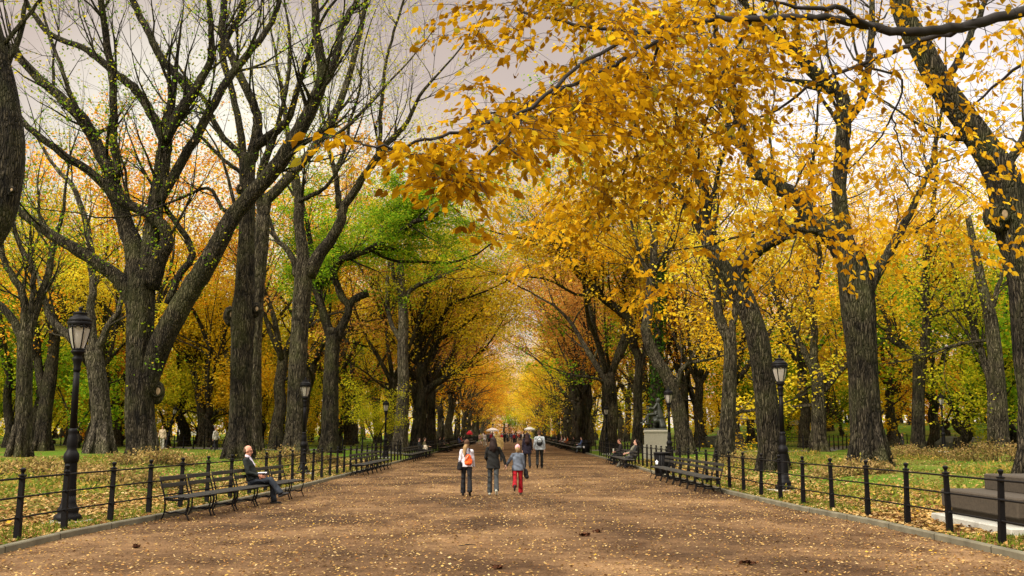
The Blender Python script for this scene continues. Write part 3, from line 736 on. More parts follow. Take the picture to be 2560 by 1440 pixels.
# ------------------------------------------------------------------ fences
post_me = rail = None
def post_mesh():
    g = Geo(); s = .046
    for z0, z1, w0, w1 in ((-.15, .40, .050, .047), (.40, .94, .041, .038)):
        g.lathe([(w0 * 1.3, z0), (w1 * 1.3, z1)], 4, phase=PI / 4)
    for z in (.36, .67, .955): g.lathe([(.048, z - .020), (.056, z - .010), (.056, z + .010), (.048, z + .020)], 8)
    g.lathe([(.056, .98), (.064, .995), (.064, 1.005), (.04, 1.012), (.024, 1.022), (.022, 1.04), (.034, 1.06), (.043, 1.085), (.044, 1.10), (.026, 1.115), (.010, 1.12)], 10)
    return g.mesh('post', M['iron'], False)
POST = post_mesh()
def fence(label, pts, step, scale=1.0, first=0.0):
    pts = np.asarray(pts, float); seg = np.linalg.norm(np.diff(pts[:, :2], axis=0), axis=1); cum = np.concatenate([[0], np.cumsum(seg)])
    t = thing('iron_fence', label, 'fence', (pts[0][0], pts[0][1], 0))
    base = np.array([pts[0][0], pts[0][1], 0]); L = cum[-1]; rng = np.random.default_rng(int(L * 10))
    tops = []
    for d in np.arange(first, L + .01, step):
        x = np.interp(d, cum, pts[:, 0]); y = np.interp(d, cum, pts[:, 1]); z = max(H(x, y), .05)
        o = link('post', POST, t, np.array([x, y, z]) - base); o.rotation_euler = (rng.normal() * .014, rng.normal() * .014, math.atan2(pts[-1][1] - pts[0][1], pts[-1][0] - pts[0][0]) + rng.normal() * .02); o.scale = (scale,) * 3
        tops.append((x, y, z))
    tops = np.array(tops) - base
    for h, r in ((.36, .0155), (.67, .0155), (.955, .017)):
        g = Geo(); g.tube(tops + np.array([0, 0, h * scale]), r, 6); g.obj('rail', M['iron'], t)
    return t
def edge_line(s, y0, y1, off): return [((xl(y) - off if s < 0 else xr(y) + off), y, 0) for y in np.arange(y0, y1 + .01, 1.0)]
fence('long black three rail iron fence along the left side of the mall', edge_line(-1, 9.0, 63.0, .30), 1.62, first=.15)
fence('black iron fence on the left of the mall beyond the cross path', edge_line(-1, 68, 205, .30), 1.75)
fence('long black three rail iron fence along the right side of the mall', edge_line(1, 8.0, 76.0, .36), 1.66, first=.4)
fence('black iron fence on the right of the mall beyond the cross path', edge_line(1, 83, 215, .36), 1.75)
fence('low iron lawn fence crossing behind the left elm trunks', FL, 2.3)
fence('low iron lawn fence crossing behind the right elm trunks', FR, 2.3)

# ------------------------------------------------------------------ lamps
def glass_mat():
    m, nt, out = new_mat('frosted_pane')
    b = N(nt, 'ShaderNodeBsdfPrincipled'); b.inputs['Base Color'].default_value = (.50, .46, .40, 1); b.inputs['Roughness'].default_value = .25
    b.inputs['Transmission Weight'].default_value = .35; b.inputs['Alpha'].default_value = .80
    nt.links.new(b.outputs[0], out.inputs[0]); return m
M['glass'] = glass_mat(); M['bulb'] = simple('lamp_globe', (.85, .83, .76), .3, 0, .04)
def make_lamp(label):
    t = thing('street_lamp', label, 'street lamp', group='cast iron lamps along the mall')
    g = Geo(); g.bbox((0, 0, -.07), (.78, .78, .24), .03); g.obj('plinth', M['concrete'], t, smooth=False)
    g = Geo()
    g.lathe([(.265, .06), (.27, .10), (.26, .15), (.20, .18), (.205, .22), (.215, .25), (.17, .31), (.145, .38), (.135, .50)], 16)
    n = 32; V = []          # fluted shaft
    for z, r in ((.48, .138), (.8, .128), (1.12, .124)):
        for q in range(n): rr = r * (1 if q % 2 else .90); V.append([rr * math.cos(q * 2 * PI / n), rr * math.sin(q * 2 * PI / n), z])
    i = np.arange(2)[:, None] * n; j = np.arange(n)[None, :]
    g.add(V, np.stack([i + j, i + (j + 1) % n, i + n + (j + 1) % n, i + n + j], -1).reshape(-1, 4))
    g.lathe([(.124, 1.10), (.14, 1.13), (.152, 1.17), (.155, 1.22), (.145, 1.27), (.115, 1.31), (.092, 1.36), (.105, 1.40), (.105, 1.52), (.09, 1.60), (.08, 1.64), (.09, 1.67), (.09, 1.70), (.072, 1.74)], 16)
    g.obj('pedestal', M['iron'], t)
    g = Geo(); g.lathe([(.072, 1.73), (.064, 2.5), (.060, 2.82)], 12)
    g.lathe([(.072, 2.80), (.076, 2.84), (.066, 2.88), (.085, 2.98), (.10, 3.02), (.105, 3.05), (.075, 3.08), (.10, 3.12), (.14, 3.16), (.145, 3.19)], 14); g.obj('shaft', M['iron'], t)
    lt = Geo(); lt.lathe([(.145, 3.19), (.15, 3.22), (.13, 3.235)], 8); 
    prof = [(.130, 3.22), (.185, 3.36), (.232, 3.52), (.255, 3.64), (.250, 3.70)]
    for q in range(6):
        a = q * PI / 3 + .26
        lt.tube([[r * math.cos(a), r * math.sin(a), z] for r, z in prof], .016, 6)
        pts = [[.25 * math.cos(a + w * PI / 3), .25 * math.sin(a + w * PI / 3), 3.66 - .055 * math.sin(w * PI) + .05 * (abs(w - .5) < .2)] for w in np.linspace(0, 1, 9)]
        lt.tube(pts, .015, 5)
    lt.lathe([(.262, 3.66), (.275, 3.69), (.275, 3.73), (.25, 3.75)], 18); lan = lt.obj('lantern', M['iron'], t); lan.scale = (.88, .88, 1.0)
    for q in range(6):
        a0 = q * PI / 3 + .26; a1 = a0 + PI / 3; g = Geo()
        V = [[r * .975 * math.cos(a), r * .975 * math.sin(a), z] for r, z in prof for a in (a0, a1)]
        g.add(V, grid_q(len(prof), 2)); g.obj('pane', M['glass'], lan)
    g = Geo(); g.lathe([(.05, 3.24), (.06, 3.30), (.085, 3.34), (.085, 3.50), (.06, 3.55)], 12); g.obj('globe', M['bulb'], lan)
    g = Geo(); g.lathe([(.27, 3.74), (.255, 3.79), (.19, 3.83), (.15, 3.85), (.15, 3.88), (.165, 3.90), (.16, 3.915), (.04, 3.93), (.035, 3.96), (.05, 3.98), (.048, 4.01), (.02, 4.03)], 16); g.obj('cap', M['iron'], lan)
    return t
LAMPS = [(180, 18.7, 'nearest black iron lamp post standing inside the left fence'), (759, 40.5, 'second lamp post on the left, in front of a pale grey elm'),
         (963, 67, 'third lamp post on the left beside the small yellow tree'), (1064, 97, 'fourth lamp post on the left of the mall'), (1107, 126, 'fifth lamp post on the left of the mall'), (1138, 155, 'sixth lamp post on the left of the mall'), (1160, 184, 'seventh lamp post on the left of the mall'),
         (1957, 28.6, 'nearest lamp post on the right, inside the fence before a leaning elm'), (1674, 48.5, 'lamp post just right of the seated statue'), (1517, 79, 'third lamp post on the right of the mall'), (1453, 110, 'fourth lamp post on the right of the mall'), (1420, 139, 'fifth lamp post on the right of the mall'), (1397, 168, 'sixth lamp post on the right of the mall'), (1382, 197, 'seventh lamp post on the right of the mall'),
         (414, 82, 'leaning lamp post out on the left lawn path'), (2360, 66, 'lamp post far right by the lawn fence'), (443, 118, 'far lamp post with a white globe on the left lawn'), (1232, 216, 'far lamp post with pale globe above the left parasol')]
lp = None
for i, (px, Y, lab) in enumerate(LAMPS):
    if lp is None: o = lp = make_lamp(lab)
    else: o = copy_tree(lp)
    o['label'] = lab; p = Gx(px, Y); o.location = p; o.rotation_euler.z = i * .7
    sc = 1.02 if i == 0 else .955
    if px == 414: o.rotation_euler = (0, R_(11), .4); sc = .88
    o.scale = (sc,) * 3 if i else (.90, .90, .995)

# ------------------------------------------------------------------ benches
def bench_meshes():
    W = 1.20
    g = Geo()
    for i in range(5):
        y = -.19 + i * .105; z = .44 + .012 * math.cos((i - 2) * .8) - .012 * (i == 1)
        g.bbox((0, y, z), (W, .092, .028), .008)
    seat = g.mesh('seat', M['wood'], False)
    g = Geo(); rot = np.array([[1, 0, 0], [0, math.cos(.22), -math.sin(.22)], [0, math.sin(.22), math.cos(.22)]])
    g.bbox((0, -.325, .805), (W, .028, .085), .008, rot); g.bbox((0, -.295, .665), (W, .026, .085), .008, rot)
    back = g.mesh('backrest', M['wood'], False)
    g = Geo()
    def bar(pts, r=.019): g.tube(catmull(pts, 5), r, 8, True, (.75, 1.25))
    bar([(0, -.345, .85), (0, -.315, .74), (0, -.26, .56), (0, -.225, .43)])
    bar([(0, -.235, .43), (0, -.21, .31), (0, -.225, .15), (0, -.285, 0)])
    bar([(0, .245, .435), (0, .262, .32), (0, .225, .17), (0, .285, 0)])
    bar([(0, -.235, .415), (0, -.05, .392), (0, .12, .41), (0, .255, .418), (0, .268, .40)], .018)
    bar([(0, -.235, .17), (0, -.1, .145), (0, .02, .165), (0, .14, .145), (0, .225, .17)], .014)
    fr = g.mesh('leg_frame', M['iron'], True)
    return W, seat, back, fr
BW, B_SEAT, B_BACK, B_FR = bench_meshes()
def bench(label, s, y0, units, pitch=1.29, xoff=0.0):
    x = (xl(y0) if s < 0 else xr(y0)) + (-s) * .42
    t = thing('park_bench', label, 'bench', (x, y0, 0), 0, 'long slatted benches along the mall')
    for i in range(units):
        yy = i * pitch; e = xl(y0 + yy) if s < 0 else xr(y0 + yy); xx = e - s * (.42 + xoff * i) - x
        e2 = xl(y0 + yy + pitch) if s < 0 else xr(y0 + yy + pitch); yaw = math.atan2(e2 - e - s * xoff, pitch)
        rz = (-PI / 2 - yaw) if s < 0 else (PI / 2 - yaw)
        m = Matrix.Translation((xx, yy, 0)) @ Matrix.Rotation(rz, 4, 'Z')
        for nm, me, dx in (('seat', B_SEAT, 0), ('backrest', B_BACK, 0), ('leg_frame', B_FR, -.565), ('leg_frame', B_FR, .565)):
            o = link(nm, me, t); o.matrix_local = m @ Matrix.Translation((dx, 0, 0))
    return t
bench('empty dark slatted bench nearest on the left, where the balding man sits', -1, 20.6, 6, 1.29, .055)['label'] = 'long dark slatted bench nearest on the left, where the balding man sits'
bench('second long bench on the left, empty, against the fence', -1, 41, 7, 1.32)
bench('third bench on the left with two people at its far end', -1, 60, 12, 1.4)
bench('nearest long bench on the right with its far end at a litter bin', 1, 29.2, 8, 1.30)
bench('second bench on the right where the man in olive sprawls', 1, 48.8, 8, 1.32)
for s, y0, u, lab in ((-1, 88, 10, 'fourth bench on the left of the mall'), (-1, 106, 10, 'fifth bench on the left of the mall'), (-1, 122, 14, 'distant left bench with people in blue and red'), (-1, 146, 16, 'farthest visible bench on the left'),
                      (1, 86, 9, 'third bench on the right with the person in blue'), (1, 99, 8, 'fourth bench on the right of the mall'), (1, 110, 14, 'distant right bench with people in orange and white'), (1, 134, 14, 'far right bench beyond the orange coat'), (1, 156, 14, 'farthest visible bench on the right')):
    bench(lab, s, y0, u, 1.32)

# ------------------------------------------------------------------ litter bins
def make_bin(label):
    t = thing('litter_bin', label, 'litter bin', group='black litter bins on the right of the mall')
    g = Geo()
    for q in range(28):
        a = q * 2 * PI / 28; g.tube([[.29 * math.cos(a), .29 * math.sin(a), .05], [.30 * math.cos(a), .30 * math.sin(a), .5], [.33 * math.cos(a), .33 * math.sin(a), .88]], .018, 4)
    g.obj('slat_basket', M['iron'], t)
    g = Geo(); g.lathe([(.25, .04), (.26, .06), (.285, .86), (.27, .87)], 20); g.obj('liner', simple('bin_liner', (.012, .012, .012), .5), t)
    g = Geo(); g.lathe([(.32, .86), (.36, .88), (.37, .91), (.35, .94), (.24, .95), (.22, .92)], 24); g.obj('rim', M['iron'], t)
    g = Geo(); g.lathe([(.30, .02), (.31, .06), (.29, .09)], 20); g.obj('base_ring', M['iron'], t)
    g = Geo()               # white round leaf badge on the path side
    a = PI * 1.22; d = np.array([math.cos(a), math.sin(a), 0]); sd = np.array([-d[1], d[0], 0]); zz = np.array([0, 0, 1.0]); c = d * .345 + zz * .55
    ring = [c + (sd * math.cos(q) * .075 + zz * math.sin(q) * .085) * (1 + .18 * math.cos(5 * (q - PI / 2))) for q in np.linspace(0, 2 * PI, 40, endpoint=False)]
    V = ring + [c + d * .012]; g.add(V, None, [[40, q, (q + 1) % 40] for q in range(40)]); g.obj('badge', simple('white_badge', (.75, .76, .78), .5, 0, .03), t)
    return t
b1 = make_bin('black litter bin with white badge at the end of the nearest right bench'); b1.location = (6.05, 40.6, 0)
b2 = copy_tree(b1); b2['label'] = 'black litter bin far up on the right beside the person in blue'; b2.location = (6.2, 84.6, 0); b2.rotation_euler.z = .3

# ------------------------------------------------------------------ statue
def make_statue():
    M['bronze'] = simple('dark_bronze', (.032, .036, .028), .45, .35, .4, 6, .2, .5)
    b = Gx(1641, 62)
    t = thing('statue', 'dark bronze seated man on a pale stone pedestal behind the right fence', 'statue', b, PI / 2 - .15)
    g = Geo(); g.bbox((0, 0, .16), (1.75, 1.75, .42), .03); g.bbox((0, 0, .60), (1.56, 1.56, .46), .02)
    g.bbox((0, 0, 1.18), (1.44, 1.44, .71), .015); g.bbox((0, 0, 1.64), (1.52, 1.52, .22), .06); g.obj('pedestal', M['granite_pale'], t, smooth=False)
    g = Geo(); g.bbox((0, .05, 1.79), (1.3, 1.45, .09), .02); g.obj('plinth', M['bronze'], t, smooth=False)
    J = skeleton(dict(legL=(84, 84, 5), legR=(78, 38, 6, 3, -10), armL=(34, 14, 70, 10), armR=(46, 10, 34, 0), lean=-6, head=-14), 2.02, .19, .82)
    for q in J:
        if q not in ('hdir', 'fdL', 'fdR', 'ftL', 'ftR', 'k'): J[q] = J[q] + v3(0, -.02, 1.80)
    k = J['k']; body, hp, rot = body_mesh(J, .016, M['bronze'], t)
    body.name = 'figure'
    trousers(J, .02, M['bronze'], t, .95, 'breeches'); top(J, .02, M['bronze'], t, -.06, 1.2, 'coat'); shoes(J, M['bronze'], t, .016); hair(J, hp, rot, M['bronze'], t, 'bob', .016)
    g = Geo()   # cloak and rough stump seat
    g.rc(J['shL'] + v3(.05, -.09, 0), J['hip'] + v3(-.1, -.26, -.2), .09, .24); g.rc(J['shR'] + v3(-.05, -.09, 0), J['hip'] + v3(.1, -.26, -.2), .09, .24); g.rc(J['hip'] + v3(.1, -.28, -.2), v3(.16, -.50, 1.9), .22, .18); g.rc(J['hip'] + v3(-.1, -.26, -.3), v3(-.2, -.42, 1.95), .20, .22); g.rc(J['hip'] + v3(-.05, -.3, -.2), v3(-.02, -.55, 1.95), .1, .1)
    remesh(g, 'cloak', .025, M['bronze'], 4, t)
    g = Geo(); rng = random.Random(4)
    for q in range(26):
        a = rng.uniform(0, 6.28); r = rng.uniform(.12, .36); g.ell((r * math.cos(a), -.14 + r * math.sin(a) * .8, 1.84 + rng.uniform(0, .72)), (rng.uniform(.1, .2),) * 3, 8, 6)
    remesh(g, 'tree_stump', .03, M['bronze'], 2, t)
    g = Geo(); w = J['wrR'] + J['fdR'] * .14; g.tube([w + v3(0, -.1, -.04), w + v3(0, .12, .06), w + v3(0, .32, .10)], [.012, .012, .004], 6); g.obj('quill', M['bronze'], t)
make_statue()

# plinth of a second monument at the right edge
b = G(2590, 1345); b[2] = H(b[0], b[1])
t = thing('monument_base', 'stepped brown granite monument base on a pale slab at the right edge', 'monument', b, -.02)
sc = b[1] / F_PX
g = Geo(); g.bbox((1.55, 1.55, .02), (3.9, 3.2, .24), .02); g.obj('foundation_slab', M['concrete'], t, smooth=False)
g = Geo(); g.bbox((1.62, 1.65, .20), (3.35, 2.75, .18), .015); g.bbox((1.60, 1.62, .43), (3.6, 3.0, .33), .025); g.obj('lower_step', M['granite'], t, smooth=False)
g = Geo(); g.bbox((1.95, 1.75, .73), (2.85, 2.3, .30), .025); g.obj('upper_step', M['granite'], t, smooth=False)

# ------------------------------------------------------------------ far things: parasols, car, boulder, panel, fallen post
def parasol(label, px, Y, r, z, col, group):
    t = thing('market_parasol', label, 'parasol', (Gx(px, Y)[0], Y, 0), 0, group)
    g = Geo(); n = 8; V = [[0, 0, z + .45]] + [[r * math.cos(q * PI / 4) * f, r * math.sin(q * PI / 4) * f, z + .45 - .40 * f - .1 * (f > .95)] for f in (.5, 1.0) for q in range(n)] + [[r * math.cos(q * PI / 4), r * math.sin(q * PI / 4), z - .28] for q in range(n)]
    T = [[0, 1 + q, 1 + (q + 1) % n] for q in range(n)]; Q = []
    for a in (1, 9):
        for q in range(n): Q.append([a + q, a + 8 + q, a + 8 + (q + 1) % n, a + (q + 1) % n])
    g.add(V, Q, T); g.obj('canopy', cloth(col), t, smooth=False)
    g = Geo(); g.tube([[0, 0, 0], [0, 0, z + .5]], .03, 8); g.obj('pole', M['iron'], t)
    g = Geo(); g.lathe([(.25, 0), (.25, .06), (.05, .1)], 12); g.obj('base', M['iron'], t)
parasol('white vendor parasol standing left in the distant crowd', 1231, 200, 1.25, 2.35, (.62, .57, .56), 'vendor parasols down the mall')
parasol('white vendor parasol standing right in the distant crowd', 1324, 210, 1.15, 2.6, (.55, .56, .54), 'vendor parasols down the mall')
parasol('small red parasol far left beside the distant benches', 1174, 165, .5, 1.75, (.62, .03, .05), 'vendor parasols down the mall')

def car():
    b = Gx(483, 150); b[2] = H(b[0], 150)
    t = thing('parked_car', 'white car parked on the road far behind the left lawn', 'car', b, .1)
    m_w = simple('white_paint', (.70, .72, .70), .3, 0, .05); m_g = simple('dark_window', (.02, .025, .03), .15, 0, .1)
    side = [(-2.1, .35), (-2.15, .75), (-1.9, .95), (-1.0, 1.02), (-.4, 1.42), (.9, 1.45), (1.5, 1.0), (2.1, .88), (2.2, .5), (2.1, .35)]
    g = Geo(); V = []; n = len(side)
    for y, sx in ((-.85, .96), (-.6, 1), (.6, 1), (.85, .96)): V += [[x * sx, y, z if abs(y) < .7 else z * .97] for x, z in side]
    Q = []
    for a in range(3):
        for q in range(n): Q.append([a * n + q, a * n + (q + 1) % n, (a + 1) * n + (q + 1) % n, (a + 1) * n + q])
    V += [[0, -.85, .8], [0, .85, .8]]; T = [[4 * n, q, (q + 1) % n] for q in range(n)] + [[4 * n + 1, 3 * n + (q + 1) % n, 3 * n + q] for q in range(n)]
    g.add(V, Q, T); g.obj('body', m_w, t, smooth=False)
    for y in (-.862, .862):
        g = Geo(); g.add([[-.8, y, 1.03], [-.4, y, 1.33], [.2, y, 1.36], [.2, y, 1.03], [.26, y, 1.03], [.26, y, 1.36], [.85, y, 1.36], [1.25, y, 1.03]], [[0, 1, 2, 3], [4, 5, 6, 7]]); g.obj('window', m_g, t)
        for x in (-1.35, 1.35):
            rot = np.array([[1, 0, 0], [0, 0, 1], [0, -1, 0.0]])
            g = Geo(); g.lathe([(.2, -.1), (.33, -.1), (.34, 0), (.33, .1), (.2, .1)], 16, (x, y, .33), rot); w = g.obj('wheel', simple('tyre', (.012, .012, .012), .8), t)
            g = Geo(); g.lathe([(.05, -.11), (.2, -.105), (.2, .105), (.05, .11)], 12, (x, y, .33), rot); g.obj('rim', simple('alloy', (.4, .4, .42), .3, .8), w)
car()
def boulder(label, px, Y, s):
    b = Gx(px, Y); t = thing('boulder', label, 'boulder', b, 0, 'grey rock outcrops on the lawns'); rng = random.Random(px); g = Geo()
    for q in range(12): g.ell((rng.uniform(-1, 1) * s[0] * .6, rng.uniform(-1, 1) * s[1] * .5, rng.uniform(-.1, .35) * s[2]), (s[0] * rng.uniform(.3, .55), s[1] * rng.uniform(.3, .5), s[2] * rng.uniform(.5, .8)), 7, 5)
    remesh(g, 'rock', .12, M['rock'], 1, t)
boulder('low grey rock outcrop behind the right inner fence', 1775, 92, (2.6, 2.0, 1.2)); boulder('larger grey rock outcrop far right below the green tree', 2420, 84, (3.6, 3, 1.1))
def panel(label, px, Y, z, w, h, col, name='notice_board'):
    b = Gx(px, Y); t = thing(name, label, 'board', b)
    g = Geo(); g.bbox((0, 0, z), (w, .05, h), .01); g.obj('panel', simple('pale_board', col, .7, 0, .06), t, smooth=False)
    g = Geo(); 
    for s in (-1, 1): g.tube([[s * w * .4, .02, -.1], [s * w * .4, .03, z + h * .4]], .04, 6)
    g.obj('post', M['iron'], t)
panel('white square board standing on the slope behind the right elms', 1859, 98, 3.0, 1.2, 1.0, (.72, .68, .72))
def pavilion(label, px, Y, w, z, h, name='building'):
    b = Gx(px, Y); t = thing(name, label, 'building', b)
    g = Geo(); g.bbox((0, 0, h / 2), (w, 5, h), .03); wl = g.obj('wall', simple('pale_wall', (.30, .29, .25), .8, 0, .12), t, smooth=False)
    g = Geo(); g.bbox((0, 0, h + .2), (w + .8, 5.8, .4), .04); g.obj('roof', simple('slate_roof', (.16, .16, .16), .7), t, smooth=False)
    for q in range(3):
        g = Geo(); g.bbox(((q - 1) * w * .3, -2.52, h * .55), (w * .18, .06, h * .42), .01); g.obj('window', simple('dark_window', (.02, .025, .03), .2), t, smooth=False)
pavilion('low grey park building on the rise behind the right lamp', 1975, 128, 9, 0, 2.4)
# ------------------------------------------------------------------ trees
def nrm(v): return v / (np.linalg.norm(v) + 1e-12)
Z = np.array([0, 0, 1.0])
def grow(rng, p, d, L, r, lev, out, tips, up=.10, spread=38, kids=(3, 5), wig=.13, seg=.9, droop=0.0, tipr=.008, ratio=(.45, .72)):
    n = max(3, int(L / seg)); pts = [p]; rad = [r]; r1 = max(tipr, r * (.30 if lev else .35)); ds = [d]
    for i in range(n):
        d = nrm(d + rng.normal(size=3) * wig + Z * (up if lev else -droop)); p = p + d * L / n
        pts.append(p); rad.append(r + (r1 - r) * (i + 1) / n); ds.append(d)
    out.append((lev, np.array(pts), np.array(rad)))
    if lev == 0:
        for q in range(1, n + 1): tips.append((pts[q], ds[q]))
        return
    if lev == 1: tips.append((p, d))
    for _ in range(rng.integers(kids[0], kids[1] + 1)):
        t = rng.uniform(.25, 1.0); i = min(n, max(1, int(round(t * n))))
        ax = nrm(np.cross(ds[i], rng.normal(size=3))); a = R_(rng.uniform(spread * .5, spread * 1.25))
        dd = nrm(ds[i] * math.cos(a) + ax * math.sin(a))
        grow(rng, pts[i], dd, L * rng.uniform(*ratio), rad[i] * rng.uniform(.45, .68), lev - 1, out, tips, up, spread, kids, wig, seg, droop, tipr, ratio)
    grow(rng, p, d, L * rng.uniform(.5, .75), rad[-1], lev - 1, out, tips, up, spread, kids, wig, seg, droop, tipr, ratio)

def leaf_quads(rng, C, size, droop=.0, aspect=.55, flat=.0):
    """one rhombic leaf per centre"""
    n = len(C); C = np.asarray(C)
    U = rng.normal(size=(n, 3)); U[:, 2] = U[:, 2] * (1 - flat) - droop; U /= np.linalg.norm(U, axis=1, keepdims=True)
    W = np.cross(U, rng.normal(size=(n, 3))); 
    if flat > 0: W = W * np.array([1, 1, 1 - flat])
    W /= np.linalg.norm(W, axis=1, keepdims=True) + 1e-9
    s = (size * rng.uniform(.65, 1.25, n))[:, None]
    V = np.stack([C - U * s * .5, C + W * s * aspect * .5, C + U * s * .5, C - W * s * aspect * .5], 1).reshape(-1, 3)
    return V, np.arange(n * 4).reshape(-1, 4)
def leaf_folded(rng, C, U, size, wid=.56):
    """ovate leaf folded on its midrib: six edge points and two quads each side"""
    n = len(C); U = U / np.linalg.norm(U, axis=1, keepdims=True)
    W = np.cross(U, rng.normal(size=(n, 3))); W /= np.linalg.norm(W, axis=1, keepdims=True) + 1e-9
    Nn = np.cross(U, W); s = (size * rng.uniform(.5, 1.3, n))[:, None]; fold = rng.uniform(-.05, .45, n)[:, None]; curl = rng.uniform(-.25, .28, n)[:, None]
    def at(u, w, h): return C + U * s * u + W * s * w + Nn * s * h
    B = at(0, 0, 0); M1 = at(.33, 0, 0); M2 = at(.68, 0, curl * .6); Tp = at(1.0, 0, curl * 1.7)
    R1 = at(.28, wid * .5, fold * .5); R2 = at(.64, wid * .40, fold * .4 + curl * .5); L1 = at(.28, -wid * .5, fold * .5); L2 = at(.64, -wid * .40, fold * .4 + curl * .5)
    V = np.stack([B, M1, M2, Tp, R1, R2, L1, L2], 1).reshape(-1, 3)
    b = (np.arange(n) * 8)[:, None]
    Q = np.concatenate([b + np.array([[1, 4, 5, 2]]), b + np.array([[1, 2, 7, 6]])]); T = np.concatenate([b + np.array([[0, 4, 1]]), b + np.array([[2, 5, 3]]), b + np.array([[0, 1, 6]]), b + np.array([[2, 3, 7]])])
    return V, Q, T
def crown_leaves(rng, tips, per, rad, size, droop=.2, keep=1.0, squash=.42, flat=.5, aspect=.6):
    P0 = np.array([t[0] for t in tips])
    if keep < 1: P0 = P0[rng.random(len(P0)) < keep]
    C = np.repeat(P0, per, 0); C = C + rng.normal(size=C.shape) * rad * np.array([1, 1, squash])
    return leaf_quads(rng, C, size, droop, aspect, flat)

def proto(seed, h=22.0, r0=.55, bark='bark', leaf='gold', limbs=(3, 5), fork=(.20, .32), spread=(18, 38), per=10, lsize=.235, lrad=.44, keep=.74, lev=3, lean=.06, first_low=.35, kids=(3, 4)):
    """an elm: meshes (wood, crown) around the origin"""
    rng = np.random.default_rng(seed); out = []; tips = []
    fh = h * rng.uniform(*fork); dirv = nrm(np.array([rng.normal() * lean, rng.normal() * lean, 1]))
    pts = [np.array([0, 0, -.4]), dirv * .5]
    for q in np.linspace(.25, 1, 5): pts.append(dirv * fh * q + rng.normal(size=3) * np.array([.12, .12, 0]))
    rad = [r0 * 1.75, r0 * 1.25] + [r0 * v for v in (1.04, .98, .94, .94, .85)]
    wood = Geo(); wood.tube(catmull(pts, 3), np.interp(np.linspace(0, 1, (len(pts) - 1) * 3 + 1), np.linspace(0, 1, len(pts)), rad), 12, True, ridge=.06, rng=rng)
    top = pts[-1]; nl = rng.integers(limbs[0], limbs[1] + 1); a0 = rng.uniform(0, 6.28)
    for q in range(nl):
        az = a0 + q * 2 * PI / nl + rng.normal() * .3; an = R_(rng.uniform(*spread))
        d = np.array([math.sin(an) * math.cos(az), math.sin(an) * math.sin(az), math.cos(an)])
        st = top - dirv * rng.uniform(.2, fh * .15)
        grow(rng, st, d, (h - fh) * rng.uniform(.5, .62), r0 * rng.uniform(.42, .62), lev, out, tips, .05, 40, kids, .12, 1.1, .1)
    for q in range(rng.integers(1, 3)):
        i = rng.uniform(.55, .95); az = rng.uniform(0, 6.28)
        grow(rng, dirv * fh * i, nrm(np.array([math.cos(az), math.sin(az), .35])), h * rng.uniform(.16, .26), r0 * .28, 2, out, tips, .08, 42, (2, 4), .14, .9, .1)
    for lv, p, r in out: wood.tube(p, r, 8 if lv >= 3 else (5 if lv == 2 else 3), lv >= 3)
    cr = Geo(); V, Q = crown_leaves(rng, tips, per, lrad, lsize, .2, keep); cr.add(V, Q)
    return wood.mesh('trunk', M[bark]), cr.mesh('crown', M[leaf], False)
PROTO = []
for i in range(6): PROTO.append(proto(100 + i, h=[22, 24, 20, 23, 21, 25][i], r0=[.42, .47, .38, .46, .40, .44][i], bark='bark' if i % 2 else 'bark_dark'))
SMALL = [proto(150 + i, h=[11, 13, 9][i], r0=.2, bark='bark_dark', lev=2, fork=(.14, .24), spread=(22, 50), per=26, lsize=.24, lrad=.6, kids=(4, 5)) for i in range(3)]
ELM_GROUP = {}
def plant(wood_crown, name, label, cat, x, y, rz, s, leaf, group, z=None, sz=1.0):
    b = (x, y, H(x, y) if z is None else z)
    t = thing(name, label, cat, b, rz, group); t.scale = (s, s, s * sz)
    link('trunk', wood_crown[0], t); c = link('crown', wood_crown[1], t)
    c.material_slots[0].link = 'OBJECT'; c.material_slots[0].material = M[leaf]
    return t
rg = np.random.default_rng(7)
def pick(*w):
    k = [a for a, b in w]; p = np.array([b for a, b in w], float); return str(rg.choice(k, p=p / p.sum()))
# rows along the mall beyond the traced trees
for s, rows in ((-1, ((-9.2, 99, 7.6), (-17.5, 80, 9.5), (-26.0, 86, 22))), (1, ((8.6, 97, 7.6), (16.0, 76, 9.5), (24.0, 84, 22)))):
    for ri, (X, y0, st) in enumerate(rows):
        y = y0; k = 0
        while y < (430 if ri == 0 else 280 if ri == 1 else 190):
            xx = X + rg.normal() * .6; leaf = (pick(('gold', 4), ('orange', 3), ('yellow', 2), ('rust', 2), ('ygreen', .6)) if y < 165 else pick(('gold', 4), ('orange', 3), ('yellow', 3))) if ri == 0 else pick(('gold', 5), ('orange', 1.0), ('yellow', 3), ('rust', .5), ('ygreen', 2.2))
            side = 'left' if s < 0 else 'right'; row = ('inner', 'middle', 'outer')[ri]
            cn = {'gold': 'golden', 'orange': 'orange', 'yellow': 'yellow', 'rust': 'russet', 'ygreen': 'yellow green'}[leaf]
            lab = f'{cn} elm in the {row} row {side} of the mall beyond the cross path'
            plant(PROTO[int(rg.integers(6))], 'elm_tree', lab, 'tree', xx, y + rg.normal() * .8, rg.uniform(0, 6.28), rg.uniform(.86, 1.08) * ((1.14 if y < 165 else .9) if ri == 0 else 1), leaf, f'{cn} elms in the {row} row on the {side} of the far mall')
            y += st * rg.uniform(.85, 1.15) * (1 if y < 170 else 1.4); k += 1
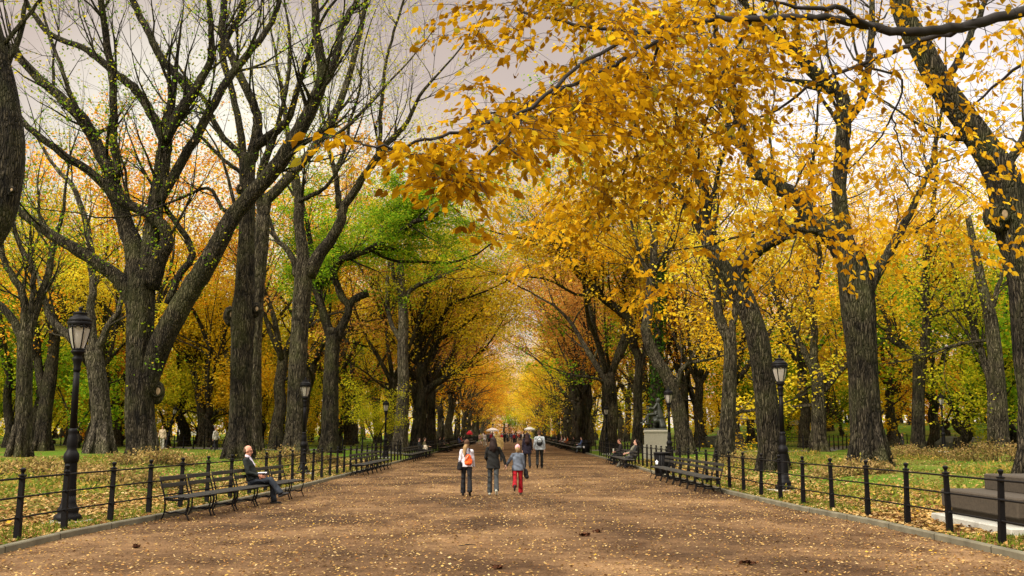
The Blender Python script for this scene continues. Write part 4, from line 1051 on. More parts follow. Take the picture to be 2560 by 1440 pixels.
# woods either side
def zone(px, s):
    if s < 0: return pick(('orange', 1.8), ('gold', 2.2), ('yellow', 3.4), ('ygreen', 2.8), ('green', 1.8))
    return pick(('gold', 4.2), ('yellow', 2.6), ('orange', 1.2), ('ygreen', 1), ('green', .9))
for s in (-1, 1):
    k = 0; tries = 0; pos = []
    while k < 34 and tries < 4000:
        tries += 1
        y = rg.uniform(74, 185); x = s * rg.uniform(30, 18 + y * .62)
        if abs(x) > y * .62 + 6: continue
        if any((x - a) ** 2 + (y - b) ** 2 < 60 for a, b in pos): continue
        pos.append((x, y)); k += 1
        lf = zone(0, s); nm = {'orange': 'orange', 'gold': 'golden', 'yellow': 'yellow', 'ygreen': 'yellow green', 'green': 'green'}[lf]
        side = 'left' if s < 0 else 'right'
        plant(PROTO[int(rg.integers(6))], 'park_tree', f'{nm} tree in the woods out beyond the {side} lawn', 'tree', x, y, rg.uniform(0, 6.28), rg.uniform(.8, 1.05), lf, f'{nm} trees in the woods on the {side}')
# small understorey trees and shrubs that close the view between trunks
for s in (-1, 1):
    k = 0; pos = []; tries = 0
    while k < 56 and tries < 3000:
        tries += 1
        y = rg.uniform(88, 165); x = s * rg.uniform(19, 10 + y * .60)
        if any((x - a) ** 2 + (y - b) ** 2 < 26 for a, b in pos): continue
        pos.append((x, y)); k += 1
        lf = pick(('yellow', 4), ('ygreen', 4), ('green', 2.6), ('gold', 1.8), ('orange', 1.0)); nm = {'orange': 'orange', 'gold': 'golden', 'yellow': 'yellow', 'ygreen': 'yellow green', 'green': 'green'}[lf]
        side = 'left' if s < 0 else 'right'
        plant(SMALL[int(rg.integers(3))], 'small_tree', f'low bushy {nm} tree under the tall trees out beyond the {side} lawn', 'tree', x, y, rg.uniform(0, 6.28), rg.uniform(.75, 1.25), lf, f'low {nm} trees beyond the {side} lawn')
plant(PROTO[3], 'elm_tree', 'tall dark green elm reaching high over the middle of the mall on the right', 'tree', 8.4, 86, 2.1, 1.22, 'green', None)
plant(PROTO[5], 'elm_tree', 'yellow green elm beside the small yellow tree on the left of the mall', 'tree', -10.5, 90, 1.1, .95, 'ygreen', None)
# named single small trees
plant(SMALL[0], 'sapling', 'small yellow green tree beside the third lamp post on the left', 'tree', Gx(938, 74)[0], 74, .5, .50, 'ygreen', None)
plant(SMALL[1], 'sapling', 'bright yellow small tree closing the far end of the mall on the right', 'tree', Gx(1310, 330)[0], 330, .5, 1.05, 'yellow', None, 0)
plant(SMALL[2], 'small_tree', 'green leafy tree between the right background trunks and the far right lamp', 'tree', Gx(2400, 72)[0], 72, .9, 1.75, 'green', None)
plant(SMALL[1], 'small_tree', 'deep green leafy tree behind the straight elm at far right', 'tree', Gx(2530, 76)[0], 76, .2, 1.5, 'green', None)
plant(SMALL[1], 'small_tree', 'yellow green low tree in front of the far right grey rock', 'tree', Gx(2480, 70)[0], 70, 2.9, .8, 'ygreen', None)
plant(SMALL[0], 'small_tree', 'deep green tree behind the trunks at the far left', 'tree', Gx(90, 92)[0], 92, 2.2, 1.5, 'green', None)
plant(SMALL[2], 'small_tree', 'green bushy tree behind the nearest left lamp post', 'tree', Gx(190, 84)[0], 84, 1.2, 1.15, 'green', None)
plant(SMALL[1], 'small_tree', 'orange bushy tree left of the great forked elm', 'tree', Gx(300, 104)[0], 104, 1.7, 1.0, 'orange', None)
plant(SMALL[0], 'small_tree', 'dark green shrubby tree behind the white car', 'tree', Gx(470, 165)[0], 165, 1.7, 1.5, 'green', None)
plant(SMALL[1], 'small_tree', 'pinkish tree at the far end of the mall in the middle', 'tree', Gx(1258, 455)[0], 455, 1.7, 2.6, 'pink', None, 0)
plant(SMALL[0], 'small_tree', 'dull green tree at the far end of the mall under the pink one', 'tree', Gx(1290, 440)[0], 440, 1.7, 1.6, 'green', None, 0)
plant(PROTO[1], 'park_tree', 'tall pinkish russet tree filling the far end of the mall', 'tree', Gx(1276, 478)[0], 478, .4, 1.5, 'pink', None, 0)
plant(PROTO[3], 'park_tree', 'tall orange tree at the far end of the mall on the left', 'tree', Gx(1225, 470)[0], 470, .9, 1.3, 'orange', None, 0)
plant(PROTO[2], 'park_tree', 'tall russet tree at the far end of the mall on the right', 'tree', Gx(1318, 474)[0], 474, 2.9, 1.25, 'rust', None, 0)
for i, (px, Y, lf, s_, lab) in enumerate(((235, 80, 'orange', 1.2, 'orange tree behind the left limbs of the great forked elm'), (360, 78, 'orange', 1.08, 'deep orange tree directly behind the great forked elm'), (462, 96, 'yellow', 1.2, 'yellow tree filling the gap between the two great left elms'), (575, 90, 'gold', 1.15, 'golden tree behind the trunk with swollen burls'), (95, 94, 'gold', 1.0, 'golden tree behind the slim forked elm at far left'), (690, 104, 'yellow', .95, 'yellow tree behind the thick grey elm'), (20, 88, 'ygreen', .95, 'yellow green tree at the far left edge behind the slim elm'),
        (1640, 98, 'orange', .9, 'orange tree behind the curving elm by the statue'), (1745, 96, 'gold', .95, 'golden tree between the curving elm and the slender grey elm'), (2235, 90, 'gold', .95, 'golden tree right of the massive broad elm'))):
    plant(PROTO[i % 6], 'park_tree', lab, 'tree', Gx(px, Y)[0], Y, i * 1.3, s_, lf, None)
# far woods: one mass
rgw = np.random.default_rng(5)
for nm, leaf, n, lab in (('far_woods', 'gold', 26000, 'distant golden woods closing the view'), ('far_woods', 'ygreen', 16000, 'distant yellow green undergrowth closing the view'), ('far_woods', 'rust', 9000, 'distant russet woods closing the view')):
    az = np.radians(rgw.uniform(-44, 44, n // 28)); R0 = rgw.uniform(190, 300, n // 28); zt = rgw.uniform(0, 1, n // 28) ** 1.2 * (17 if leaf != 'ygreen' else 9)
    C = np.stack([np.sin(az) * R0, np.cos(az) * R0, zt], -1); C = C[(np.abs(C[:, 0]) > 13)]
    C = np.repeat(C, 28, 0) + rgw.normal(size=(len(C) * 28, 3)) * np.array([2.2, 2.2, 1.3])
    if leaf == 'rust':
        C2 = np.stack([rgw.uniform(-22, 22, 700), rgw.uniform(492, 505, 700), rgw.uniform(0, 1, 700) ** 1.2 * 27], -1); C = np.concatenate([C, np.repeat(C2, 22, 0) + rgw.normal(size=(700 * 22, 3)) * np.array([2.2, 2.2, 1.6])])
    g = Geo(); V, Q = leaf_quads(rgw, C, .75, .1, .7); g.add(V, Q); tag(g.obj(nm, M[leaf], None, False), lab, 'woods', kind='stuff')

# ------------------------------------------------------------------ the near elms, one by one
def traced(label, Y, trunk, limbs, name='elm_tree', bark='bark', leaf='sparse', per=5, lsize=.16, keep=.5, lrad=.3, tw=7, twlen=(2.0, 4.5), lev=2, ext=6.0, seed=1, base=None, knots=(), n=22, start=.30, ivy=None, droop=.05, up=.08, group=None, twmin=0, lev2=None, epi=0.0, epileaf='ygreen'):
    rng = np.random.default_rng(seed)
    px0, py0 = trunk[0][0], trunk[0][1]
    b = P(px0, 1120, Y); b[2] = H(b[0], Y)
    t = thing(name, label, 'tree', b, 0, group)
    tp = [P(q[0], q[1], Y) for q in trunk]; tr = [pxw(q[2] * .88, Y) for q in trunk]
    tp[0] = b.copy(); p_ = [b - np.array([0, 0, .5])] + tp; r_ = [tr[0] * 1.12] + tr
    sub = 4; pts = catmull(p_, sub); rad = np.interp(np.linspace(0, 1, len(pts)), np.linspace(0, 1, len(p_)), r_)
    g = Geo(); g.tube(pts, rad, n, True, ridge=.055, rng=rng)
    for a in np.arange(0, 6.28, 1.05):      # root flare
        a += rng.normal() * .2; rr = tr[0]; d = np.array([math.cos(a), math.sin(a), 0])
        g.tube([b + d * rr * .55 + Z * (1.1 + rr), b + d * rr * .95 + Z * .45, b + d * rr * 1.18 + Z * .06, b + d * rr * 1.45 - Z * .25], [rr * .20, rr * .30, rr * .26, rr * .12], 8)
    trunk_o = g.obj('trunk', M[bark], t, True, b)
    out = []; tips = []; EP = []
    for li, L in enumerate(limbs):
        dz = rng.uniform(-.35, .35) if len(L[0]) < 4 else L[0][3]
        m = len(L); lenpx = sum(math.hypot(L[i + 1][0] - L[i][0], L[i + 1][1] - L[i][1]) for i in range(m - 1)); Lm = lenpx * Y / F_PX
        cum = 0; pp = []; rr = []
        for i, q in enumerate(L):
            if i: cum += math.hypot(q[0] - L[i - 1][0], q[1] - L[i - 1][1])
            yy = Y + dz * Lm * (cum / lenpx) ** 1.3
            pp.append(P(q[0], q[1], yy)); rr.append(pxw(q[2] * .92, yy))
        pts = catmull(pp, 4); rad = np.interp(np.linspace(0, 1, len(pts)), np.linspace(0, 1, m), rr)
        pts[1:] += rng.normal(size=pts[1:].shape) * .02
        g = Geo(); g.tube(pts, rad, 12 if rad[0] > .18 else 8, True, ridge=.05, rng=rng)
        g.obj('limb', M[bark], t, True, b)
        for q in range(int(epi * Lm)):
            i = rng.integers(1, len(pts)); c0 = pts[i] + rng.normal(size=3) * rad[i] * .9 + Z * rad[i] * .4
            EP.append(c0 + rng.normal(size=(int(rng.integers(5, 16)), 3)) * rng.uniform(.10, .34))
        # continue past the last traced point
        d = nrm(pts[-1] - pts[-4]);
        if ext > 0 and not (len(L[0]) > 4 and L[0][4] == 'stub'): grow(rng, pts[-1], d, ext * rng.uniform(.6, 1.1), rad[-1] * .9, lev, out, tips, up, 34, (2, 4), .10, .8, droop, .006)
        if len(L[0]) > 4 and L[0][4] == 'stub': continue
        nt = int(round(tw * Lm / 8.0 + .5)); 
        for q in range(max(nt, twmin)):
            i = int(len(pts) * rng.uniform(start, 1)); i = min(max(i, 1), len(pts) - 2)
            dl = nrm(pts[i + 1] - pts[i - 1]); ax = nrm(np.cross(dl, rng.normal(size=3))); a = R_(rng.uniform(24, 62))
            grow(rng, pts[i], nrm(dl * math.cos(a) + ax * math.sin(a) + Z * .12), rng.uniform(*twlen), rad[i] * rng.uniform(.22, .42), lev2 if lev2 is not None else lev, out, tips, up, 34, (2, 4), .12, .7, droop, .006)
    if out:
        g = Geo()
        for lv, p, r in out: g.tube(p, r, 6 if lv >= 2 else 4 if lv == 1 else 3, False)
        g.obj('branchwork', M[bark] if bark != 'bark_pale' else M['bark'], t, True, b)
        if per:
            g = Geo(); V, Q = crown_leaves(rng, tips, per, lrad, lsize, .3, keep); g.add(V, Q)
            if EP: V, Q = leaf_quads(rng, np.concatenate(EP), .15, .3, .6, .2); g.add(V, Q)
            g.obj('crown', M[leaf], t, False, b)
    for kx, ky, kw in knots:
        off = min(1, abs(kx - np.interp(-ky, [-q[1] for q in trunk], [q[0] for q in trunk])) / (trunk[2][2] * .44)); c = P(kx, ky, Y - pxw(trunk[2][2] * .88, Y) * (math.sqrt(max(0.05, 1 - off * off)) * .98)); g = Geo(); r = pxw(kw, Y)
        rot = rotz_m(.35 * off) @ np.array([[1, 0, 0], [0, 0, -1], [0, 1, 0.0]]); g.ell(c + np.array([-r * .5, r * 1.35, -r * .1]), (r * 1.35, r * 1.3, r * 1.9), 14, 10); g.ell(c + np.array([-r * .4, r * 1.1, -r * 1.0]), (r * 1.1, r * 1.0, r * 1.2), 12, 8)
        g.lathe([(r * 1.2, -r * 1.0), (r * 1.02, 0), (r * .88, r * .20), (r * .74, r * .22), (r * .62, r * .08)], 16, c, rot); kn = g.obj('knot', M[bark], t, True, b)
        g = Geo(); g.ell(c, (r * .62, r * .12, r * .66), 12, 8); g.obj('scar', simple('bare_heartwood', (.30, .21, .12), .8, 0, .4, 9), kn, True, b)
    if ivy:
        C = []
        for a in range(ivy):
            q = rng.uniform(0, len(p_) - 1.01); i = int(q); f = q - i; an = rng.uniform(0, 6.28); rr = (r_[i] * (1 - f) + r_[i + 1] * f) * rng.uniform(1.0, 1.6)
            C.append(p_[i] * (1 - f) + p_[i + 1] * f + np.array([math.cos(an), math.sin(an), 0]) * rr)
        g = Geo(); V, Q = leaf_quads(rng, np.array(C), .2, .3, .7); g.add(V, Q); g.obj('ivy', M['ivy'], t, False, b)
    return t

SPARSE = dict(leaf='sparse', per=2, lsize=.15, keep=.34, lrad=.22, epi=1.6)
traced('great forked elm with a pale round knot on its trunk behind the nearest left fence', 45,
    [(358, 1155, 84), (353, 1080, 78), (350, 960, 74), (351, 850, 74), (352, 770, 78), (354, 700, 74)],
    [[(344, 790, 40, -.1), (310, 712, 42), (252, 662, 36), (180, 618, 31), (110, 572, 27), (55, 532, 22), (15, 500, 18)],
     [(350, 740, 64, .1), (338, 640, 58), (312, 560, 46), (286, 470, 40), (255, 390, 36), (209, 301, 32), (160, 253, 27), (97, 194, 24), (0, 92, 20)],
     [(372, 720, 56, -.15), (400, 640, 44), (418, 600, 34), (392, 548, 30), (301, 501, 28), (233, 437, 24), (160, 389, 21), (68, 316, 17)],
     [(366, 720, 60, .05), (378, 600, 48), (392, 500, 44), (408, 400, 42), (413, 350, 38)],
     [(413, 352, 30, .15), (385, 300, 26), (350, 238, 25), (310, 200, 24), (278, 175, 22), (240, 142, 20), (205, 118, 18), (130, 88, 16), (80, 30, 13), (60, -10, 11)],
     [(412, 352, 32, -.1), (430, 315, 30), (452, 277, 30), (479, 240, 28), (510, 185, 20), (527, 146, 18), (530, 83, 16), (520, 0, 13)],
     [(479, 240, 24, .1), (452, 200, 23), (400, 141, 22), (376, 90, 20), (345, 30, 19), (325, -15, 17)],
     [(300, 440, 22, -.2), (284, 360, 22), (284, 292, 22), (280, 185, 22), (262, 73, 20), (250, -10, 17)],
     [(398, 505, 30, .25), (437, 433, 28), (486, 350, 26), (535, 258, 25), (583, 180, 23), (632, 122, 20), (680, 53, 16), (702, -10, 13)],
     [(356, 1010, 44, -.1), (374, 940, 58), (404, 850, 62), (450, 762, 60), (498, 690, 56), (545, 608, 52), (592, 530, 47), (645, 468, 44), (700, 402, 44), (750, 322, 42), (788, 245, 38), (806, 185, 33), (792, 85, 25), (786, -10, 21)],
     [(800, 210, 24, .2), (838, 150, 22), (850, 80, 20), (880, 20, 18)],
     [(418, 760, 20, .1), (448, 690, 22), (478, 645, 20), (470, 600, 17), (432, 545, 15), (414, 520, 12)],
     [(586, 540, 16, -.2), (555, 520, 12), (520, 470, 10), (440, 500, 8)],
     [(205, 300, 15, .2), (178, 240, 13), (150, 160, 11), (120, 80, 9)]],
    bark='bark_dark', seed=11, knots=((392, 978, 30), (481, 352, 12)), tw=5, lev=2, n=28, **dict(SPARSE, leaf='fresh', epi=2.8, per=3))
traced('straight elm with swollen burls halfway up behind the bench of the balding man', 50,
    [(598, 1152, 74), (601, 1070, 62), (604, 950, 58), (606, 860, 62), (608, 800, 68), (610, 760, 60), (613, 690, 52), (616, 600, 47), (620, 500, 44), (618, 440, 44), (622, 385, 46)],
    [[(625, 400, 34, .1), (640, 350, 34), (644, 300, 26), (637, 272, 25), (607, 204, 24), (574, 131, 23), (555, 73, 20), (562, -10, 18)],
     [(612, 400, 22, -.1), (590, 375, 18), (552, 335, 17), (530, 295, 16), (512, 250, 13), (470, 200, 10)],
     [(632, 372, 30, -.2), (668, 345, 26), (702, 318, 22), (726, 288, 18), (745, 220, 15), (770, 140, 13), (800, 60, 10)],
     [(616, 480, 24, .2), (606, 380, 22), (598, 310, 20), (575, 210, 18), (556, 120, 20), (600, 40, 16), (612, -10, 13)],
     [(600, 430, 12, .2), (560, 400, 10), (500, 340, 9), (460, 300, 7)]],
    seed=12, knots=((577, 786, 26), (640, 772, 20), (600, 470, 14)), tw=7, bark='bark_dark', **SPARSE)
traced('pale grey elm half hidden behind the burled trunk, forking high to the right', 58,
    [(628, 1130, 60), (630, 1000, 52), (632, 850, 48), (640, 720, 46), (648, 640, 44), (658, 540, 40)],
    [[(658, 550, 34, .1), (668, 500, 30), (705, 462, 28), (758, 403, 26), (797, 355, 24), (835, 290, 22), (870, 200, 18), (905, 60, 14), (918, -10, 12)],
     [(656, 550, 26, -.1), (648, 470, 20), (660, 420, 16), (690, 330, 14), (720, 200, 12), (725, 100, 10)],
     [(800, 350, 13, .2), (850, 330, 11), (905, 280, 9), (960, 220, 8)]],
    seed=13, tw=6, bark='bark', **SPARSE)
traced('thick grey elm behind the second left lamp post with a wide spreading fork', 62,
    [(738, 1138, 62), (742, 1040, 54), (746, 900, 50), (752, 800, 50), (758, 720, 52), (765, 660, 54)],
    [[(760, 690, 40, .05), (757, 630, 34), (748, 562, 29), (747, 504, 29), (741, 452, 25), (732, 411, 20), (723, 373, 17), (715, 300, 14), (700, 200, 11)],
     [(770, 690, 42, -.1), (800, 635, 34), (831, 592, 30), (852, 554, 28), (860, 516, 24), (881, 487, 22), (910, 440, 20), (945, 390, 20), (965, 361, 17), (992, 335, 15), (1021, 300, 12), (1050, 240, 9), (1090, 190, 7)],
     [(846, 520, 20, .1), (843, 475, 16), (837, 425, 15), (822, 373, 11), (814, 330, 9), (800, 260, 7)],
     [(838, 430, 12, -.1), (855, 393, 11), (869, 344, 10), (876, 300, 9), (900, 220, 7), (905, 140, 6)],
     [(943, 392, 14, .15), (951, 338, 12), (951, 300, 12), (957, 229, 10), (964, 160, 9), (985, 80, 8), (1010, 0, 7)],
     [(742, 690, 18, .1), (735, 656, 18), (717, 624, 16), (691, 597, 13), (680, 568, 10), (660, 500, 7)],
     [(745, 505, 16, -.2), (775, 490, 13), (806, 475, 11), (830, 450, 9), (860, 400, 7)]],
    seed=14, tw=8, bark='bark', leaf='ygreen', per=3, lsize=.17, keep=.4, lrad=.3)
traced('darker elm with a broken stub and two upright limbs left of the yellow tree', 70,
    [(824, 1130, 52), (826, 1040, 45), (828, 930, 41), (832, 860, 40), (835, 820, 42)],
    [[(830, 850, 26, .05), (817, 812, 24), (804, 768, 20), (786, 708, 20), (781, 680, 18), (775, 600, 14), (760, 520, 10)],
     [(840, 850, 28, -.1), (853, 822, 26), (872, 771, 20), (853, 739, 20), (836, 690, 19), (840, 655, 18), (900, 632, 18), (954, 609, 19), (997, 580, 16), (1038, 554, 13), (1073, 545, 11), (1114, 522, 8)],
     [(868, 780, 20, .0, 'stub'), (880, 755, 20), (896, 742, 20), (921, 733, 22)],
     [(946, 605, 12, .1), (958, 570, 10), (968, 545, 9), (985, 525, 8), (1012, 508, 6)],
     [(925, 625, 10, -.1, 'stub'), (980, 650, 8), (1060, 655, 8), (1130, 655, 7), (1190, 635, 5), (1240, 600, 4)]],
    seed=15, tw=20, bark='bark_dark', leaf='green', per=15, lsize=.18, keep=.8, lrad=.34, twlen=(1.6, 3.4), ext=3.2, droop=.12, up=.0)
traced('tall pale trunk with a buttressed foot right of the yellow tree', 84,
    [(1000, 1128, 44), (1003, 1050, 36), (1008, 960, 32), (1006, 880, 30), (1008, 800, 28), (1003, 720, 22), (1000, 650, 18)],
    [[(1004, 800, 18, .1), (1016, 740, 14), (1040, 715, 13), (1075, 700, 12), (1105, 690, 9), (1160, 660, 6)],
     [(1002, 740, 15, .1), (985, 690, 12), (980, 620, 10), (990, 540, 8)],
     [(1006, 860, 15, .1), (975, 800, 12), (968, 720, 11), (975, 640, 8)]],
    seed=16, tw=16, bark='bark_pale', leaf='ygreen', per=7, lsize=.22, keep=.9, lrad=.5, ext=6)
traced('dark elm whose heavy bough reaches right over the mall past the pale trunk', 92,
    [(1045, 1118, 42), (1048, 1060, 34), (1054, 1010, 32), (1060, 975, 30)],
    [[(1058, 985, 24, -.1), (1085, 962, 20), (1120, 940, 16), (1150, 922, 13), (1172, 908, 10), (1200, 880, 7)],
     [(1058, 985, 24, .1), (1052, 930, 20), (1045, 870, 18), (1050, 800, 15), (1062, 720, 11)],
     [(1052, 940, 14, .1), (1070, 890, 13), (1100, 850, 10), (1135, 830, 8), (1190, 790, 5)],
     [(1052, 900, 12, -.1), (1090, 820, 10), (1130, 760, 8), (1180, 740, 6)]],
    seed=17, tw=22, bark='bark_dark', leaf='yellow', per=5, lsize=.22, keep=.6, lrad=.6, ext=7)
traced('big bulging elm leaning in at the left edge of the view', 33,
    [(-205, 1190, 150), (-200, 1050, 126), (-180, 860, 118), (-130, 720, 105), (-60, 620, 98), (-15, 560, 92), (8, 490, 88), (20, 400, 88), (16, 300, 86), (0, 200, 80), (-30, 60, 66), (-50, -20, 58)],
    [[(-5, 240, 24, .1), (20, 160, 20), (50, 90, 16), (62, 20, 13), (70, -20, 12)], [(-10, 180, 40, -.2), (-60, 60, 32), (-90, -20, 26)], [(10, 110, 14, .2), (70, 40, 11), (110, -15, 8)]],
    seed=18, knots=((28, 474, 14),), tw=10, bark='bark_dark', **SPARSE)
traced('slim forked elm with a flared foot left of the nearest lamp post', 54,
    [(48, 1142, 62), (58, 1058, 44), (60, 975, 42), (62, 892, 41), (62, 830, 42)],
    [[(60, 860, 26, .1), (37, 808, 22), (12, 775, 19), (-20, 740, 17), (-60, 680, 14)], [(62, 850, 28, -.1), (62, 787, 24), (54, 725, 21), (21, 675, 18), (8, 642, 16), (-5, 560, 12)],
     [(66, 860, 28, .1), (79, 808, 25), (100, 746, 23), (121, 683, 20), (129, 633, 17), (142, 590, 14), (160, 520, 10)], [(68, 830, 18, -.1), (80, 760, 17), (83, 696, 16), (75, 654, 14), (50, 612, 12), (30, 540, 9)]],
    seed=19, tw=7, leaf='fresh', per=4, lsize=.18, keep=.4, lrad=.35, bark='bark')
traced('dark sawn off trunk with a cut top behind the slim forked elm', 72,
    [(106, 1112, 48), (112, 1037, 40), (125, 954, 36), (135, 870, 30), (139, 800, 30), (138, 735, 33)],
    [[(112, 1000, 26, .1), (98, 930, 22), (92, 860, 20), (90, 780, 16), (80, 700, 12)], [(128, 830, 12, .2), (112, 770, 10), (100, 700, 8)]],
    seed=20, knots=((141, 755, 7),), tw=8, bark='bark_dark', leaf='green', per=6, lsize=.2, keep=.9, lrad=.4, n=16)
traced('pale grey elm with a buttressed foot just right of the nearest lamp post', 62,
    [(250, 1136, 72), (253, 1060, 54), (247, 975, 51), (238, 915, 48), (234, 878, 48)],
    [[(228, 888, 26, .05), (208, 867, 24), (175, 842, 22), (137, 808, 20), (121, 783, 18), (100, 700, 13)], [(234, 880, 28, .1), (231, 833, 24), (227, 775, 22), (233, 725, 21), (232, 683, 20), (225, 600, 17), (190, 480, 14), (140, 420, 11)],
     [(242, 880, 24, -.1), (256, 846, 20), (275, 808, 18), (296, 779, 15), (310, 720, 12)]],
    seed=21, tw=7, bark='bark_pale', leaf='ygreen', per=4, lsize=.2, keep=.5, lrad=.4)
traced('small forked tree behind the orange leaves left of the great elm', 98,
    [(294, 1096, 22), (296, 1040, 17), (298, 1010, 18)], [[(298, 1015, 12, .1), (287, 975, 10), (275, 912, 8), (285, 850, 6)], [(298, 1015, 13, -.1), (321, 995, 10), (328, 920, 8), (318, 860, 6)]],
    name='park_tree', seed=22, tw=20, bark='bark_dark', leaf='orange', per=8, lsize=.26, keep=.9, lrad=.6, n=10, ext=5)
traced('twin stemmed tree between the two great left elms with the standing person before it', 92,
    [(512, 1100, 36), (508, 1060, 30), (500, 1005, 24), (496, 985, 24)], [[(497, 995, 15, .1), (475, 912, 12), (458, 867, 10), (450, 800, 7)], [(500, 1000, 15, .1), (510, 940, 12), (520, 890, 11), (522, 820, 8)], [(512, 1050, 14, -.1), (537, 1035, 12), (571, 1018, 8), (600, 1000, 6)], [(497, 960, 10, .1), (486, 900, 8), (492, 840, 6)]],
    name='park_tree', seed=23, tw=18, bark='bark', leaf='yellow', per=8, lsize=.26, keep=.9, lrad=.6, n=10, ext=5)

GOLDN = dict(leaf='gold', per=4, lsize=.18, keep=.40, lrad=.34, epi=.3, epileaf='gold')
traced('massive broad elm standing right of the nearest right lamp post', 38,
    [(2172, 1172, 104), (2166, 1080, 86), (2158, 950, 80), (2152, 860, 84), (2146, 780, 94), (2134, 690, 90), (2118, 620, 78)],
    [[(2118, 640, 68, .1), (2089, 600, 64), (2040, 556, 57), (1992, 496, 46), (1943, 462, 42), (1894, 423, 38), (1870, 380, 31), (1852, 300, 26), (1835, 230, 23), (1815, 170, 20), (1790, 90, 17), (1780, -10, 14)],
     [(2122, 640, 56, -.1), (2106, 560, 44), (2098, 480, 42), (2103, 400, 42), (2110, 310, 42), (2106, 245, 40), (2060, 204, 38), (2001, 146, 34), (1955, 108, 28), (1900, 60, 20), (1850, -10, 15)],
     [(2108, 310, 26, .2), (2150, 260, 26), (2165, 200, 24), (2176, 120, 20), (2182, -10, 15)],
     [(2160, 740, 42, .2), (2198, 672, 30), (2230, 620, 25), (2262, 560, 21), (2300, 480, 17), (2332, 390, 13), (2350, 300, 10)],
     [(2062, 575, 20, -.3), (2000, 575, 16), (1940, 560, 13), (1890, 575, 10)],
     [(1870, 385, 18, .2), (1830, 340, 16), (1800, 250, 13), (1790, 200, 11)]],
    seed=31, tw=9, n=28, bark='bark_dark', **GOLDN)
traced('elm leaning left behind the nearest right lamp post and forking above it', 40,
    [(1932, 1164, 78), (1924, 1080, 66), (1916, 990, 60), (1904, 900, 59), (1890, 830, 60), (1868, 765, 60), (1840, 712, 60)],
    [[(1845, 725, 46, .1), (1815, 680, 48), (1787, 640, 44), (1766, 595, 38), (1762, 535, 32), (1757, 470, 27), (1735, 400, 20), (1700, 330, 15), (1680, 240, 11)],
     [(1842, 715, 44, -.1), (1856, 662, 42), (1887, 630, 38), (1921, 608, 34), (1956, 592, 28), (1990, 560, 20), (2020, 500, 14), (2030, 420, 11)],
     [(1775, 610, 20, .3), (1740, 560, 17), (1715, 520, 14), (1690, 470, 11), (1650, 430, 8)],
     [(1762, 520, 16, .1), (1790, 470, 13), (1800, 400, 10), (1830, 330, 8)]],
    seed=32, tw=10, bark='bark_dark', **GOLDN)
traced('slender grey elm with a low fork left of the leaning elm', 52,
    [(1812, 1146, 50), (1820, 1040, 42), (1826, 900, 35), (1823, 830, 36)],
    [[(1820, 850, 28, .1), (1797, 787, 26), (1791, 725, 24), (1788, 675, 22), (1785, 600, 16), (1790, 500, 11)], [(1827, 850, 22, -.1), (1835, 796, 17), (1840, 755, 14), (1852, 690, 10)],
     [(1818, 1045, 14, .3), (1850, 1030, 10), (1888, 1026, 7)]],
    seed=33, tw=11, bark='bark', leaf='yellow', per=6, lsize=.21, keep=.9, lrad=.45)
traced('curving elm leaning left over the bronze statue', 66,
    [(1714, 1136, 46), (1704, 1066, 44), (1688, 992, 38), (1667, 941, 34), (1642, 900, 33), (1622, 858, 30), (1612, 816, 28)],
    [[(1614, 830, 26, .1), (1621, 766, 24), (1625, 716, 22), (1633, 662, 22), (1637, 600, 20), (1645, 530, 15), (1650, 450, 11), (1640, 380, 8)], [(1690, 975, 18, -.1), (1700, 933, 14), (1721, 908, 10), (1767, 900, 6)], [(1630, 690, 12, .1), (1600, 640, 10), (1580, 560, 8)], [(1640, 560, 10, .1), (1680, 500, 8), (1720, 440, 6)]],
    seed=34, tw=14, bark='bark', leaf='gold', per=6, lsize=.22, keep=.9, lrad=.45)
traced('ivy clad trunk right behind the bronze statue', 74,
    [(1640, 1118, 34), (1640, 1000, 28), (1642, 900, 26), (1648, 800, 24), (1652, 720, 20), (1655, 640, 16)],
    [[(1653, 690, 12, .1), (1675, 620, 9), (1690, 540, 6)], [(1650, 740, 10, -.1), (1630, 690, 8), (1610, 640, 6)]],
    seed=35, tw=14, bark='bark_dark', leaf='gold', per=6, lsize=.22, keep=.9, lrad=.45, ivy=2600, n=12)
traced('dark crooked elm reaching a long bough left over the mall before the statue', 76,
    [(1592, 1118, 32), (1595, 1040, 26), (1594, 975, 24), (1598, 904, 24), (1582, 860, 24)],
    [[(1586, 870, 24, -.1), (1572, 800, 24), (1546, 775, 24), (1502, 742, 20), (1450, 690, 17), (1420, 650, 14), (1395, 614, 11), (1330, 600, 7)], [(1600, 920, 15, .1), (1612, 870, 12), (1606, 810, 9)], [(1570, 800, 14, .2), (1560, 720, 11), (1565, 640, 8)], [(1500, 742, 10, -.1), (1440, 735, 8), (1370, 700, 6), (1300, 690, 4)], [(1450, 690, 9, .1), (1430, 620, 8), (1440, 540, 6)]],
    seed=36, tw=20, bark='bark_dark', leaf='gold', per=7, lsize=.22, keep=.9, lrad=.45, n=14)
traced('elm stem with a knobbly forked top just left of the far right green tree', 66,
    [(2296, 1114, 38), (2296, 996, 32), (2299, 915, 36), (2300, 890, 36)],
    [[(2294, 905, 20, .1), (2283, 883, 18), (2250, 862, 17), (2225, 842, 16), (2220, 800, 13), (2204, 770, 9)], [(2304, 905, 26, -.1), (2312, 860, 24), (2317, 787, 22), (2312, 704, 20), (2322, 630, 17), (2330, 540, 12), (2340, 440, 9)], [(2316, 790, 10, .1), (2350, 785, 9), (2410, 770, 7)]],
    seed=37, tw=12, bark='bark_dark', leaf='gold', per=6, lsize=.22, keep=.9, lrad=.45, n=14)
